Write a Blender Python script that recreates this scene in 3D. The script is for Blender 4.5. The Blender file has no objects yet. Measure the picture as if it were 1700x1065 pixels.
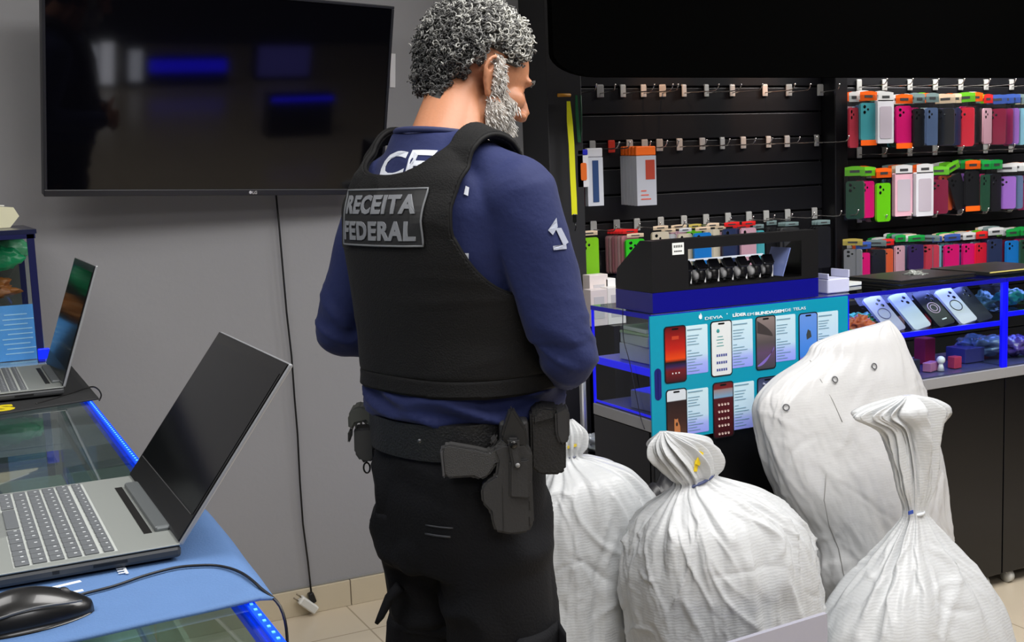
import bpy, bmesh, math, random
import numpy as np
from mathutils import Vector, Matrix, Euler, noise
from mathutils.bvhtree import BVHTree
random.seed(7)
rnd = random.Random(11)
SC = bpy.context.scene
COL = SC.collection
PI = math.pi

# ------------------------------------------------------------------ camera
H = 1.5
FPX = 1937.7
YAW, PIT, ROL = 0.45807, 0.12618, -0.0387
fw = Vector((math.sin(YAW)*math.cos(PIT), math.cos(YAW)*math.cos(PIT), -math.sin(PIT)))
r_ = Vector((math.cos(YAW), -math.sin(YAW), 0)); u_ = r_.cross(fw)
RX = r_*math.cos(ROL)+u_*math.sin(ROL); UX = -r_*math.sin(ROL)+u_*math.cos(ROL)
cd = bpy.data.cameras.new('camera'); cam = bpy.data.objects.new('camera', cd); COL.objects.link(cam)
m = Matrix((RX, UX, -fw)).transposed().to_4x4(); m.translation = (0, 0, H)
cam.matrix_world = m
cd.sensor_width = 36; cd.lens = FPX/1700*36; cd.clip_start = 0.05; cd.clip_end = 60
SC.camera = cam

# ------------------------------------------------------------------ world, lights, exposure
w = bpy.data.worlds.new('world'); SC.world = w; w.use_nodes = True
w.node_tree.nodes['Background'].inputs[0].default_value = (0.8, 0.87, 1, 1)
w.node_tree.nodes['Background'].inputs[1].default_value = 0.25
SC.view_settings.view_transform = 'Standard'; SC.view_settings.look = 'None'
SC.view_settings.exposure = 0.0; SC.view_settings.gamma = 1.0
SC.view_settings.use_curve_mapping = False

def area(name, loc, target, size, power, color=(1, 1, 1), sy=None, spread=PI):
    l = bpy.data.lights.new(name, 'AREA'); l.energy = power; l.color = color
    l.shape = 'RECTANGLE'; l.size = size; l.size_y = sy or size; l.spread = spread
    o = bpy.data.objects.new(name, l); COL.objects.link(o); o.location = loc
    o.rotation_euler = (Vector(target)-Vector(loc)).to_track_quat('-Z', 'Y').to_euler()
    return o
def spot(name, loc, target, power, color, ang=0.9, r=0.03):
    l = bpy.data.lights.new(name, 'SPOT'); l.energy = power; l.color = color
    l.spot_size = ang; l.spot_blend = 0.8; l.shadow_soft_size = r
    o = bpy.data.objects.new(name, l); COL.objects.link(o); o.location = loc
    o.rotation_euler = (Vector(target)-Vector(loc)).to_track_quat('-Z', 'Y').to_euler()
    return o
area('ceiling_panel_or_fill', (1.3, 1.1, 2.78), (1.3, 1.1, 0), 1.2, 50, (1, .98, .96))
area('ceiling_panel_or_fill', (2.9, 1.3, 2.78), (2.9, 1.3, 0), 1.2, 48, (1, .98, .96))
area('ceiling_panel_or_fill', (-0.6, 1.6, 2.78), (-0.6, 1.6, 0), 1.2, 30, (1, .98, .96))
area('ceiling_panel_or_fill', (0.6, -1.2, 2.78), (0.6, -1.2, 0), 1.4, 45, (1, .99, 1))
area('slatwall_light', (4.15, 3.44, 2.35), (4.2, 3.75, 1.4), 1.5, 32, (1, .98, .95), .12)
area('slatwall_light', (2.75, 3.42, 2.35), (2.75, 3.75, 1.2), 1.0, 2.6, (1, .96, .92), .12)
area('ceiling_panel_or_fill', (3.5, 2.35, 2.76), (3.75, 3.8, 1.1), 1.0, 38, (1, .98, .96), .5)  # unseen fill lamp, added to brighten the lower packs and counters
spot('slatwall_spot', (2.55, 3.45, 2.2), (2.58, 3.84, 1.72), 14, (1, .5, .25), .7)
spot('slatwall_spot', (3.02, 3.45, 2.2), (3.04, 3.84, 1.74), 24, (1, .5, .28), .6)
area('case_led_light', (2.9, 2.95, 1.07), (2.9, 2.95, .8), .6, 2.6, (.22, .28, 1), .1)
area('case_led_light', (3.7, 2.95, 1.07), (3.7, 2.95, .8), .6, 2.6, (.22, .28, 1), .1)
area('case_led_light', (2.1, 2.95, .90), (2.1, 2.95, .8), .5, .8, (.02, .03, 1), .1)

# ------------------------------------------------------------------ pixel helpers (points on real planes)
def ray(x, y): return fw+RX*((x-850)/FPX)-UX*((y-532.5)/FPX)
def atz(x, y, z): d = ray(x, y); return d*((z-H)/d.z)+Vector((0, 0, H))
def aty(x, y, Y): d = ray(x, y); return d*(Y/d.y)+Vector((0, 0, H))
def atx(x, y, X): d = ray(x, y); return d*(X/d.x)+Vector((0, 0, H))

# ------------------------------------------------------------------ materials
def lin(c):
    if isinstance(c, str): c = [int(c[i:i+2], 16)/255 for i in (0, 2, 4)]
    elif max(c) > 1.0: c = [v/255 for v in c]
    return tuple((v/12.92 if v <= .04045 else ((v+.055)/1.055)**2.4) for v in c)+(1,)
_mc = {}
def mat(name, col, rough=.5, metal=0, bump=0, bscale=50, spec=.5, emit=None, estr=0, var=0, vscale=5, coat=0, stretch=None, sheen=0, alpha=1, sss=0, trans=0):
    if name in _mc: return _mc[name]
    M = bpy.data.materials.new(name); M.use_nodes = True; _mc[name] = M
    nt = M.node_tree; b = nt.nodes['Principled BSDF']
    c = lin(col); b.inputs['Base Color'].default_value = c
    b.inputs['Roughness'].default_value = rough; b.inputs['Metallic'].default_value = metal
    b.inputs['Specular IOR Level'].default_value = spec; b.inputs['Coat Weight'].default_value = coat
    b.inputs['Sheen Weight'].default_value = sheen; b.inputs['Alpha'].default_value = alpha
    b.inputs['Subsurface Weight'].default_value = sss; b.inputs['Subsurface Radius'].default_value = (.01, .004, .002)
    b.inputs['Transmission Weight'].default_value = trans
    if emit: b.inputs['Emission Color'].default_value = lin(emit); b.inputs['Emission Strength'].default_value = estr
    tc = mp = None
    if bump or var:
        tc = nt.nodes.new('ShaderNodeTexCoord'); mp = nt.nodes.new('ShaderNodeMapping'); nt.links.new(tc.outputs['Object'], mp.inputs[0])
        if stretch: mp.inputs['Scale'].default_value = stretch
    if bump:
        n = nt.nodes.new('ShaderNodeTexNoise'); n.inputs['Scale'].default_value = bscale; n.inputs['Detail'].default_value = 4
        nt.links.new(mp.outputs[0], n.inputs['Vector'])
        bp = nt.nodes.new('ShaderNodeBump'); bp.inputs['Strength'].default_value = bump; bp.inputs['Distance'].default_value = .01
        nt.links.new(n.outputs[0], bp.inputs['Height']); nt.links.new(bp.outputs[0], b.inputs['Normal'])
    if var:
        n = nt.nodes.new('ShaderNodeTexNoise'); n.inputs['Scale'].default_value = vscale; n.inputs['Detail'].default_value = 5
        nt.links.new(mp.outputs[0], n.inputs['Vector'])
        mx = nt.nodes.new('ShaderNodeMix'); mx.data_type = 'RGBA'
        mx.inputs[6].default_value = tuple(v*(1-var) for v in c[:3])+(1,); mx.inputs[7].default_value = tuple(min(1, v*(1+var)) for v in c[:3])+(1,)
        nt.links.new(n.outputs[0], mx.inputs[0]); nt.links.new(mx.outputs[2], b.inputs['Base Color'])
    return M
def cmat(c, rough=.45, **k):
    key = 'color_'+(c if isinstance(c, str) else '_'.join(map(str, c)))+('' if rough == .45 else '_r%d' % int(rough*100))
    return mat(key, c, rough, **k)
def glass(name, tint=(.9, .96, .95), ior=1.5, rough=0.0, extra=0.0):
    if name in _mc: return _mc[name]
    M = bpy.data.materials.new(name); M.use_nodes = True; _mc[name] = M
    nt = M.node_tree; nt.nodes.remove(nt.nodes['Principled BSDF']); out = nt.nodes['Material Output']
    t = nt.nodes.new('ShaderNodeBsdfTransparent'); t.inputs[0].default_value = tint+(1,)
    g = nt.nodes.new('ShaderNodeBsdfGlossy'); g.inputs['Roughness'].default_value = rough
    f = nt.nodes.new('ShaderNodeFresnel'); f.inputs[0].default_value = ior
    a = nt.nodes.new('ShaderNodeMath'); a.operation = 'ADD'; a.inputs[1].default_value = extra; nt.links.new(f.outputs[0], a.inputs[0])
    gm = nt.nodes.new('ShaderNodeNewGeometry'); iv = nt.nodes.new('ShaderNodeMath'); iv.operation = 'SUBTRACT'; iv.inputs[0].default_value = 1; nt.links.new(gm.outputs['Backfacing'], iv.inputs[1])
    ml = nt.nodes.new('ShaderNodeMath'); ml.operation = 'MULTIPLY'; nt.links.new(a.outputs[0], ml.inputs[0]); nt.links.new(iv.outputs[0], ml.inputs[1])
    x = nt.nodes.new('ShaderNodeMixShader'); nt.links.new(ml.outputs[0], x.inputs[0]); nt.links.new(t.outputs[0], x.inputs[1]); nt.links.new(g.outputs[0], x.inputs[2])
    nt.links.new(x.outputs[0], out.inputs[0])
    return M
def ramp_mat(name, stops, axis=2, rough=.4, lo=0, hi=1):
    M = bpy.data.materials.new(name); M.use_nodes = True; nt = M.node_tree; b = nt.nodes['Principled BSDF']
    b.inputs['Roughness'].default_value = rough
    tc = nt.nodes.new('ShaderNodeTexCoord'); sp = nt.nodes.new('ShaderNodeSeparateXYZ'); nt.links.new(tc.outputs['Generated'], sp.inputs[0])
    cr = nt.nodes.new('ShaderNodeValToRGB'); nt.links.new(sp.outputs[axis], cr.inputs[0])
    while len(cr.color_ramp.elements) > 1: cr.color_ramp.elements.remove(cr.color_ramp.elements[0])
    cr.color_ramp.elements[0].position = stops[0][0]; cr.color_ramp.elements[0].color = lin(stops[0][1])
    for p, c in stops[1:]:
        e = cr.color_ramp.elements.new(p); e.color = lin(c)
    nt.links.new(cr.outputs[0], b.inputs['Base Color'])
    return M

# ------------------------------------------------------------------ object helpers
def link(o, parent=None):
    COL.objects.link(o)
    if parent is not None: o.parent = parent
    return o
def thing(name, label, cat, loc=(0, 0, 0), rot=(0, 0, 0), group=None):
    o = bpy.data.objects.new(name, None); link(o); o.location = loc; o.rotation_euler = rot; o.empty_display_size = .05
    o['label'] = label; o['category'] = cat
    if group: o['group'] = group
    return o
def tag(o, label, cat, group=None):
    o['label'] = label; o['category'] = cat
    if group: o['group'] = group
    return o
def struct(o): o['kind'] = 'structure'; return o
def put(name, me, material=None, parent=None, label=None, smooth=None):
    if isinstance(me, MB): me = me.mesh(name)
    o = bpy.data.objects.new(name, me)
    if material is not None:
        if len(me.materials) == 0: me.materials.append(material)
        else: me.materials[0] = material
    if smooth is not None: me.polygons.foreach_set('use_smooth', [smooth]*len(me.polygons))
    link(o, parent)
    if label: o['label'] = label
    return o
def kids(o): return [c for c in bpy.data.objects if c.parent == o]
def dup(o, loc=None, rot=None, parent=None, label=None, group=None):
    src = list(o.children)
    c = o.copy(); COL.objects.link(c); c.parent = parent
    if loc is not None: c.location = loc
    if rot is not None: c.rotation_euler = rot
    for ch in src: dup(ch, parent=c)
    if label: c['label'] = label
    if group: c['group'] = group
    return c
def omat(o, M):
    o.material_slots[0].link = 'OBJECT'; o.material_slots[0].material = M

class MB:
    def __init__(s): s.v = []; s.f = []; s.sm = []
    def add(s, v, f, smooth=False):
        n = len(s.v); s.v += [tuple(p) for p in v]; s.f += [tuple(i+n for i in q) for q in f]; s.sm += [smooth]*len(f); return s
    def bm(s, b, M=None, smooth=False):
        if M is not None: b.transform(M)
        b.verts.index_update()
        s.add([v.co.copy() for v in b.verts], [[v.index for v in f.verts] for f in b.faces], smooth); b.free(); return s
    def box(s, c, size, rot=None, bev=0, seg=2):
        b = bmesh.new(); bmesh.ops.create_cube(b, size=1)
        b.transform(Matrix.Diagonal((size[0], size[1], size[2], 1)))
        if bev: bmesh.ops.bevel(b, geom=b.edges[:], offset=bev, segments=seg, affect='EDGES', profile=.5)
        R = (Euler(rot).to_matrix().to_4x4() if rot is not None and not isinstance(rot, Matrix) else (rot or Matrix.Identity(4)))
        return s.bm(b, Matrix.Translation(c) @ R)
    def bx(s, x0, x1, y0, y1, z0, z1, bev=0):
        return s.box(((x0+x1)/2, (y0+y1)/2, (z0+z1)/2), (x1-x0, y1-y0, z1-z0), None, bev)
    def cyl(s, p0, p1, r0, r1=None, n=16, smooth=True):
        p0 = Vector(p0); p1 = Vector(p1); r1 = r0 if r1 is None else r1; d = p1-p0
        b = bmesh.new(); bmesh.ops.create_cone(b, cap_ends=True, segments=n, radius1=r0, radius2=r1, depth=d.length)
        return s.bm(b, Matrix.Translation((p0+p1)/2) @ d.to_track_quat('Z', 'Y').to_matrix().to_4x4(), smooth)
    def sph(s, c, r, n=16, rot=None):
        if not hasattr(r, '__len__'): r = (r, r, r)
        b = bmesh.new(); bmesh.ops.create_uvsphere(b, u_segments=n, v_segments=max(6, n//2+2), radius=1)
        R = rot.to_4x4() if rot is not None else Matrix.Identity(4)
        return s.bm(b, Matrix.Translation(c) @ R @ Matrix.Diagonal((r[0], r[1], r[2], 1)), True)
    def tube(s, pts, r, n=8, closed=False):
        P = [Vector(p) for p in pts]; N = len(P); vs = []; fs = []
        rr = r if hasattr(r, '__len__') else [r]*N
        up = Vector((0, 0, 1)); prev = None
        for i, p in enumerate(P):
            a = P[(i-1) % N] if (closed or i > 0) else p; c = P[(i+1) % N] if (closed or i < N-1) else p
            t = (c-a); t = t.normalized() if t.length > 1e-9 else Vector((0, 0, 1))
            if prev is None: prev = t.orthogonal().normalized()
            x = (prev-t*prev.dot(t)); x = x.normalized() if x.length > 1e-6 else t.orthogonal().normalized(); prev = x; y = t.cross(x)
            for k in range(n):
                q = 2*PI*k/n; vs.append(p+(x*math.cos(q)+y*math.sin(q))*rr[i])
        for i in range(N if closed else N-1):
            j = (i+1) % N
            for k in range(n): fs.append((i*n+k, i*n+(k+1) % n, j*n+(k+1) % n, j*n+k))
        if not closed: fs.append(tuple(range(n))[::-1]); fs.append(tuple((N-1)*n+k for k in range(n)))
        return s.add(vs, fs, True)
    def prism(s, poly, d, M=None):
        """polygon in local x,z extruded along local y from 0 to d"""
        n = len(poly); vs = [(x, 0, z) for x, z in poly]+[(x, d, z) for x, z in poly]
        fs = [tuple(range(n)), tuple(range(2*n-1, n-1, -1))]+[(i, i+n, (i+1) % n+n, (i+1) % n) for i in range(n)]
        if M is not None: vs = [M @ Vector(v) for v in vs]
        return s.add(vs, fs)
    def mesh(s, name='mesh'):
        me = bpy.data.meshes.new(name); me.from_pydata([tuple(v) for v in s.v], [], s.f); me.update()
        b = bmesh.new(); b.from_mesh(me); bmesh.ops.recalc_face_normals(b, faces=b.faces); b.to_mesh(me); b.free()
        me.polygons.foreach_set('use_smooth', s.sm); return me
def rrect(w_, h_, r, n=5, cx=0, cz=0):
    out = []
    for sx, sz, a0 in ((1, 1, 0), (-1, 1, 90), (-1, -1, 180), (1, -1, 270)):
        for k in range(n+1):
            a = math.radians(a0+90*k/n); out.append((cx+sx*(w_/2-r)+r*math.cos(a), cz+sz*(h_/2-r)+r*math.sin(a)))
    return out
def loft(rings, cap=True):
    n = len(rings[0]); vs = [p for R in rings for p in R]; fs = []
    for i in range(len(rings)-1):
        for k in range(n): fs.append((i*n+k, i*n+(k+1) % n, (i+1)*n+(k+1) % n, (i+1)*n+k))
    if cap: fs.append(tuple(range(n))[::-1]); fs.append(tuple((len(rings)-1)*n+k for k in range(n)))
    return vs, fs
def text_mesh(body, size, extrude=.0005, offset=0, align='LEFT', spacing=1, shear=0, wx=1):
    c = bpy.data.curves.new('t', 'FONT'); c.body = body; c.size = size; c.extrude = extrude; c.offset = offset; c.align_x = align
    c.space_character = spacing; c.shear = shear; c.resolution_u = 3
    o = bpy.data.objects.new('t', c); COL.objects.link(o)
    dg = bpy.context.evaluated_depsgraph_get(); me = bpy.data.meshes.new_from_object(o.evaluated_get(dg))
    bpy.data.objects.remove(o); bpy.data.curves.remove(c)
    if wx != 1: me.transform(Matrix.Diagonal((wx, 1, 1, 1)))
    me.name = 'lettering'; me.materials.clear(); return me
UP2FRONT = Matrix(((1, 0, 0, 0), (0, 0, -1, 0), (0, 1, 0, 0), (0, 0, 0, 1)))   # text xy plane -> xz plane facing -Y
def blob(parts, voxel=.006, smooth=4, name='blob'):
    me = parts.mesh(name); o = bpy.data.objects.new('tmp', me); COL.objects.link(o)
    md = o.modifiers.new('r', 'REMESH'); md.mode = 'VOXEL'; md.voxel_size = voxel; md.use_smooth_shade = True
    if smooth:
        ms = o.modifiers.new('s', 'SMOOTH'); ms.factor = .5; ms.iterations = smooth
    dg = bpy.context.evaluated_depsgraph_get(); out = bpy.data.meshes.new_from_object(o.evaluated_get(dg)); out.name = name
    bpy.data.objects.remove(o); bpy.data.meshes.remove(me)
    return out
def displace(me, fn):
    n = len(me.vertices); co = np.empty(n*3); me.vertices.foreach_get('co', co); co = co.reshape(-1, 3)
    no = np.empty(n*3); me.vertices.foreach_get('normal', no); no = no.reshape(-1, 3)
    d = np.array([fn(Vector(c), Vector(k)) for c, k in zip(co, no)])
    co = co+no*d[:, None]; me.vertices.foreach_set('co', co.ravel()); me.update()
def ridged(p, s=1.0):
    return 1-abs(noise.noise(p*s))*2
def interp(tab, z):
    if z <= tab[0][0]: return tab[0][1:]
    for a, b in zip(tab, tab[1:]):
        if z <= b[0]:
            t = (z-a[0])/(b[0]-a[0]); t = t*t*(3-2*t)*.5+t*.5
            return tuple(x+(y-x)*t for x, y in zip(a[1:], b[1:]))
    return tab[-1][1:]
# ------------------------------------------------------------------ room shell
M_floor = mat('floor_tile', (205, 192, 170), .25, var=.06, vscale=3)
def tile_floor():
    nt = M_floor.node_tree; b = nt.nodes['Principled BSDF']; old = b.inputs['Base Color'].links[0].from_socket
    tc = nt.nodes.new('ShaderNodeTexCoord'); br = nt.nodes.new('ShaderNodeTexBrick'); nt.links.new(tc.outputs['Object'], br.inputs['Vector'])
    br.offset = 0; br.inputs['Scale'].default_value = 1; br.inputs['Mortar Size'].default_value = .003
    br.inputs['Brick Width'].default_value = .6; br.inputs['Row Height'].default_value = .6
    br.inputs['Mortar'].default_value = lin((165, 152, 130)); nt.links.new(old, br.inputs['Color1']); nt.links.new(old, br.inputs['Color2'])
    nt.links.new(br.outputs['Color'], b.inputs['Base Color'])
tile_floor()
WY = 3.858
M_wall = mat('grey_wall_paint', (146, 146, 149), .6, bump=.05, bscale=60, var=.05, vscale=1.5)
M_black = mat('black_laminate', (17, 17, 20), .3, spec=.4)
M_dark = mat('dark_panel', (30, 30, 33), .5)
struct(put('floor', MB().bx(-1.9, 6.2, -3.2, WY+.15, -.1, 0), M_floor))
struct(put('ceiling', MB().bx(-1.9, 6.2, -3.2, WY+.15, 2.8, 2.9), mat('white_ceiling', (225, 225, 225), .8)))
struct(put('wall_back', MB().bx(-1.9, 6.2, WY, WY+.15, 0, 2.8), M_wall))
struct(put('wall_left', MB().bx(-2.0, -1.9, -3.2, WY+.15, 0, 2.8), M_wall))
struct(put('wall_right', MB().bx(6.2, 6.3, -3.2, WY+.15, 0, 2.8), mat('dark_wall_paint', (60, 60, 64), .6)))
struct(put('wall_front', MB().bx(-1.9, 6.2, -3.3, -3.2, 0, 2.8), mat('dark_front_wall_paint', (40, 40, 46), .6)))
bb = MB()
for i in range(5): bb.bx(-1.9+i*.78, -1.9+(i+1)*.78-.003, WY-.012, WY, 0, .093, .002)
struct(put('baseboard_back', bb, mat('beige_tile_skirting', (196, 184, 160), .35, var=.06, vscale=8)))
struct(put('trim_1', MB().bx(-1.9, 2.0, WY-.004, WY, .0945, .100), mat('grey_caulk', (140, 140, 138), .7, var=.2, vscale=12)))
struct(put('trim_2', MB().bx(1.975, 2.115, 3.66, WY, 0, 2.8, .003), M_dark))

# slatwall panels
M_slat = mat('black_slatwall_laminate', (17, 17, 21), .38, spec=.5, var=.15, vscale=2, stretch=(1, 1, 8))
M_groove = mat('slatwall_groove', (4, 4, 5), .8)
def slatwall(x0, x1, label, ynear):
    t = thing('slatwall', label, 'slatwall', ((x0+x1)/2, ynear+.02, 0)); cx = (x0+x1)/2
    s = MB(); z = .08; k = 0
    while z < 2.6:
        s.bx(x0-cx, x1-cx, -.02, -.004, z+.004, z+.0975, .002); z += .1015
    put('slats', s, M_slat, t)
    put('groove_backing', MB().bx(x0-cx, x1-cx, -.004, WY-ynear-.022, 0, 2.6), M_groove, t)
    return t
slatwall(2.115, 3.368, 'black grooved slatwall panel mostly of empty hooks, right of dark column', 3.838)
slatwall(3.43, 5.6, 'black grooved slatwall panel crowded with bright phone cases, far right', 3.838)
DX = aty(1387, 300, 3.76).x
u = put('divider_upright', MB().bx(DX, aty(1408, 300, 3.76).x, 3.76, WY-.001, 0, 2.6, .004), mat('black_upright', (16, 16, 19), .35), None)
tag(u, 'black vertical divider upright between the two slatwall panels', 'upright')

# black board added as stand-in for a blacked-out area above the slatwall
fa = aty(910, 60, 3.30); fb = aty(1200, 129, 3.30).z
def redaction():
    x0 = fa.x; R = .17; Rz = .075; pts = [(x0, 2.6), (x0, fb+Rz)]
    for k in range(1, 9):
        a = PI+PI/2*k/8; pts.append((x0+R+R*math.cos(a), fb+Rz+Rz*math.sin(a)))
    pts += [(5.6, fb), (5.6, 2.6)]
    s = MB().prism([(x-x0, z-fb) for x, z in pts], .03)
    o = put('redaction_board', s, mat('matte_black_board', (2, 2, 2), .95, spec=0.02)); o.location = (x0, 3.27, fb)
    tag(o, 'matte black fascia board with rounded corner, stand-in for a blanked area above the slatwall', 'redaction')
redaction()

# ------------------------------------------------------------------ television
M_tvb = mat('tv_bezel', (24, 26, 34), .35)
M_scr = mat('tv_screen_glass', (6, 6, 11), .05, spec=.36)
def tv():
    a, t, r, W = .086, .192, .038, 1.07; Hh = W*.572
    p = aty(73, 326, 3.62)
    Rm = (Matrix.Rotation(a, 4, 'Z') @ Matrix.Rotation(t, 4, 'X') @ Matrix.Rotation(r, 4, 'Y'))
    e = thing('television', 'large black flat television tilted forward on the grey wall', 'television', p); e.rotation_euler = Rm.to_euler()
    put('cabinet', MB().bx(0, W, .008, .04, 0, Hh, .004), M_tvb, e)
    put('rear_housing', MB().bx(W*.2, W*.8, .04, .07, .08, Hh*.7, .01), M_tvb, e)
    fr = MB(); g = .009
    fr.bx(0, W, -.004, .008, 0, .02, .002); fr.bx(0, W, -.004, .008, Hh-g, Hh, .002); fr.bx(0, g, -.004, .008, .02, Hh-g, .002); fr.bx(W-g, W, -.004, .008, .02, Hh-g, .002)
    put('bezel', fr, M_tvb, e)
    put('screen', MB().bx(g, W-g, .0, .009, .02, Hh-g), M_scr, e)
    me = text_mesh('LG', .013, .0004, .0004, 'CENTER'); me.transform(UP2FRONT)
    l = put('logo', me, mat('logo_silver', (200, 200, 205), .3, .6), e); l.location = (W*.585, -.0047, .0055)
    s = MB(); s.sph((W*.572, -.0045, .0102), (.005, .0012, .005), 12); put('logo_disc', s, cmat((190, 190, 195)), e)
    br = MB(); br.bx(W*.4, W*.6, .0705, .10, .2, .36, .004)
    put('wall_bracket', br, M_dark, e)
    return e
TVO = tv()
o = put('paper_note', MB().box((0, 0, 0), (.019, .002, .115), (0, .06, 0)), cmat((225, 225, 228), .7)); o.location = aty(652, 117, WY-.003)
tag(o, 'narrow white paper strip taped to grey wall right of television', 'note')

# cable and power strip
pts = [(458, 320), (463, 370), (469, 440), (476, 520), (484, 590), (489, 660), (494, 720), (498, 800), (503, 870), (511, 930), (517, 985)]
c = MB().tube([aty(x, y, WY-.012-.06*(1-i/10)*0.3) for i, (x, y) in enumerate(pts)], .0033)
e = thing('power_cable', 'thin black cable hanging from television down the grey wall', 'cable', aty(517, 985, WY-.02))
Mi = Matrix.Translation(-e.location)
me = c.mesh('cord'); me.transform(Mi); put('cord', me, cmat((12, 12, 13)), e)
q = MB(); p = Vector(e.location); q.box((0, -.004, -.012), (.02, .022, .04), (0, -.3, 0), .005); put('plug', q, cmat((12, 12, 13)), e)
e = thing('socket_block', 'small white socket block hanging at baseboard under black cable', 'power socket', aty(511, 1003, WY-.035), (0, .75, 0))
put('socket_body', MB().box((0, 0, 0), (.075, .03, .03), None, .006), cmat((225, 225, 220)), e)
put('socket_face', MB().box((0, -.0155, 0), (.06, .002, .022), None, .0008), cmat((205, 205, 200)), e)
for sx in (-1, 1):
    put('pin', MB().cyl((-.037, 0, sx*.008), (-.058, 0, sx*.008), .0025), mat('brass_pin', (150, 140, 120), .3, .8), e)

# ------------------------------------------------------------------ glass counters
M_glass = glass('clear_glass', (.93, .97, .96), 1.45)
M_gtop = glass('counter_glass', (.80, .90, .88), 1.5, .02, .10)
M_led = mat('blue_led_strip', (10, 60, 255), .4, emit=(0, 40, 255), estr=1.0)
M_led2 = mat('blue_led_rail', (10, 10, 200), .35, emit=(10, 10, 255), estr=.55)
M_bluegl = mat('blue_edge_profile', (20, 20, 150), .3, emit=(10, 10, 220), estr=.12)
M_grey = mat('grey_edge_trim', (150, 150, 152), .4)
M_counter = mat('black_counter_gloss', (14, 14, 16), .18, spec=.5)
TOP = 1.085
M_shelf = mat('pale_shelf_board', (190, 205, 190), .4)
def left_counter(y0, y1, label):
    x0, x1 = -.30, .25
    t = thing('display_counter', label, 'counter', ((x0+x1)/2, (y0+y1)/2, 0)); cx, cy = (x0+x1)/2, (y0+y1)/2
    X0, X1, Y0, Y1 = x0-cx, x1-cx, y0-cy, y1-cy
    put('cabinet', MB().bx(X0, X1, Y0, Y1, 0, .76, .003), M_counter, t)
    put('edge_trim', MB().bx(X0-.002, X1+.002, Y0, Y1, .761, .785), M_grey, t)
    put('shelf', MB().bx(X0+.01, X1-.01, Y0+.01, Y1-.01, .925, .932), M_glass, t)
    put('deck', MB().bx(X0+.01, X1-.01, Y0+.01, Y1-.01, .786, .79), M_shelf, t)
    put('side_pane', MB().bx(X1-.005, X1, Y0+.005, Y1-.005, .79, TOP-.012), M_glass, t)
    put('side_pane', MB().bx(X0, X0+.005, Y0+.005, Y1-.005, .79, TOP-.012), M_glass, t)
    put('front_pane', MB().bx(X0+.006, X1-.006, Y0, Y0+.005, .79, TOP-.012), M_glass, t)
    put('top_pane', MB().bx(X0, X1-.004, Y0, Y1, TOP-.008, TOP, .001), M_gtop, t)
    s = MB().bx(X1-.0045, X1+.006, Y0, Y1, TOP-.024, TOP-.009).bx(X1-.003, X1+.006, Y0, Y1, TOP-.009, TOP+.0005)
    st = put('led_strip', s, mat('led_strip_body', (5, 70, 245), .4, emit=(0, 60, 255), estr=.6), t)
    d = MB(); y = Y0+.01
    while y < Y1: d.box((X1+.0068, y, TOP-.006), (.0015, .004, .003)); d.box((X1+.0015, y, TOP+.0008), (.003, .004, .0012)); y += .0166
    put('led_dots', d, mat('led_dot', (90, 160, 255), .4, emit=(70, 150, 255), estr=1.6), st)
    return t
left_counter(.86, 1.725, 'near glass counter with blue LED edge under blue mat and laptop')
left_counter(1.735, 3.10, 'farther glass counter with blue LED edge under black mat and laptop')
# goods lying in the left counters
def small_box(name, label, cat, c, size, rot, M, grp=None, stripe=None):
    e = thing(name, label, cat, (c[0], c[1], c[2]-size[2]/2), (0, 0, rot), grp)
    put('carton', MB().box((0, 0, size[2]/2), size, None, .0015), M, e)
    if stripe: put('label_panel', MB().box((0, 0, size[2]+.0005), (size[0]*.6, size[1]*.6, .001)), stripe, e)
    return e
cols = [((150, 170, 140), (200, 210, 180)), ((120, 150, 135), (60, 90, 80)), ((190, 195, 180), (90, 140, 90)), ((90, 110, 100), (190, 190, 190)), ((165, 175, 120), (220, 220, 200)), ((60, 80, 95), (150, 160, 160))]
i = 0
for (x, y, a, desc) in [(-.18, 1.86, .1, 'nearest the dividing edge'), (.08, 1.90, -.1, 'beside the blue lit edge'), (-.02, 2.06, .3, 'just behind the laptop lid'), (-.2, 2.16, -.2, 'at the far left'), (.13, 2.12, .05, 'below the glass near blue edge'), (.0, 2.26, .2, 'just before the black mat')]:
    a1, a2 = cols[i]; i += 1
    small_box('accessory_box', 'pale accessory box seen through farther counter glass, '+desc, 'box', (x, y, .932+.02), (.13, .10, .038), a, cmat(a1), 'boxes under the farther counter glass', cmat(a2))
i = 0
for (x, y, c1, c2, desc) in [(-.02, 1.00, (70, 45, 40), (30, 30, 34), 'dark brown'), (.10, 1.04, (40, 75, 95), (90, 110, 120), 'teal'), (.17, .98, (110, 120, 110), (150, 160, 150), 'grey green'), (-.1, 1.1, (60, 85, 75), (120, 130, 120), 'dark green')]:
    small_box('accessory_box', desc+' accessory box inside near counter below blue mat', 'box', (x, y, .932+.02), (.09, .10, .038), .4*i, cmat(c1), 'boxes under the near counter glass', cmat(c2)); i += 1

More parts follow.
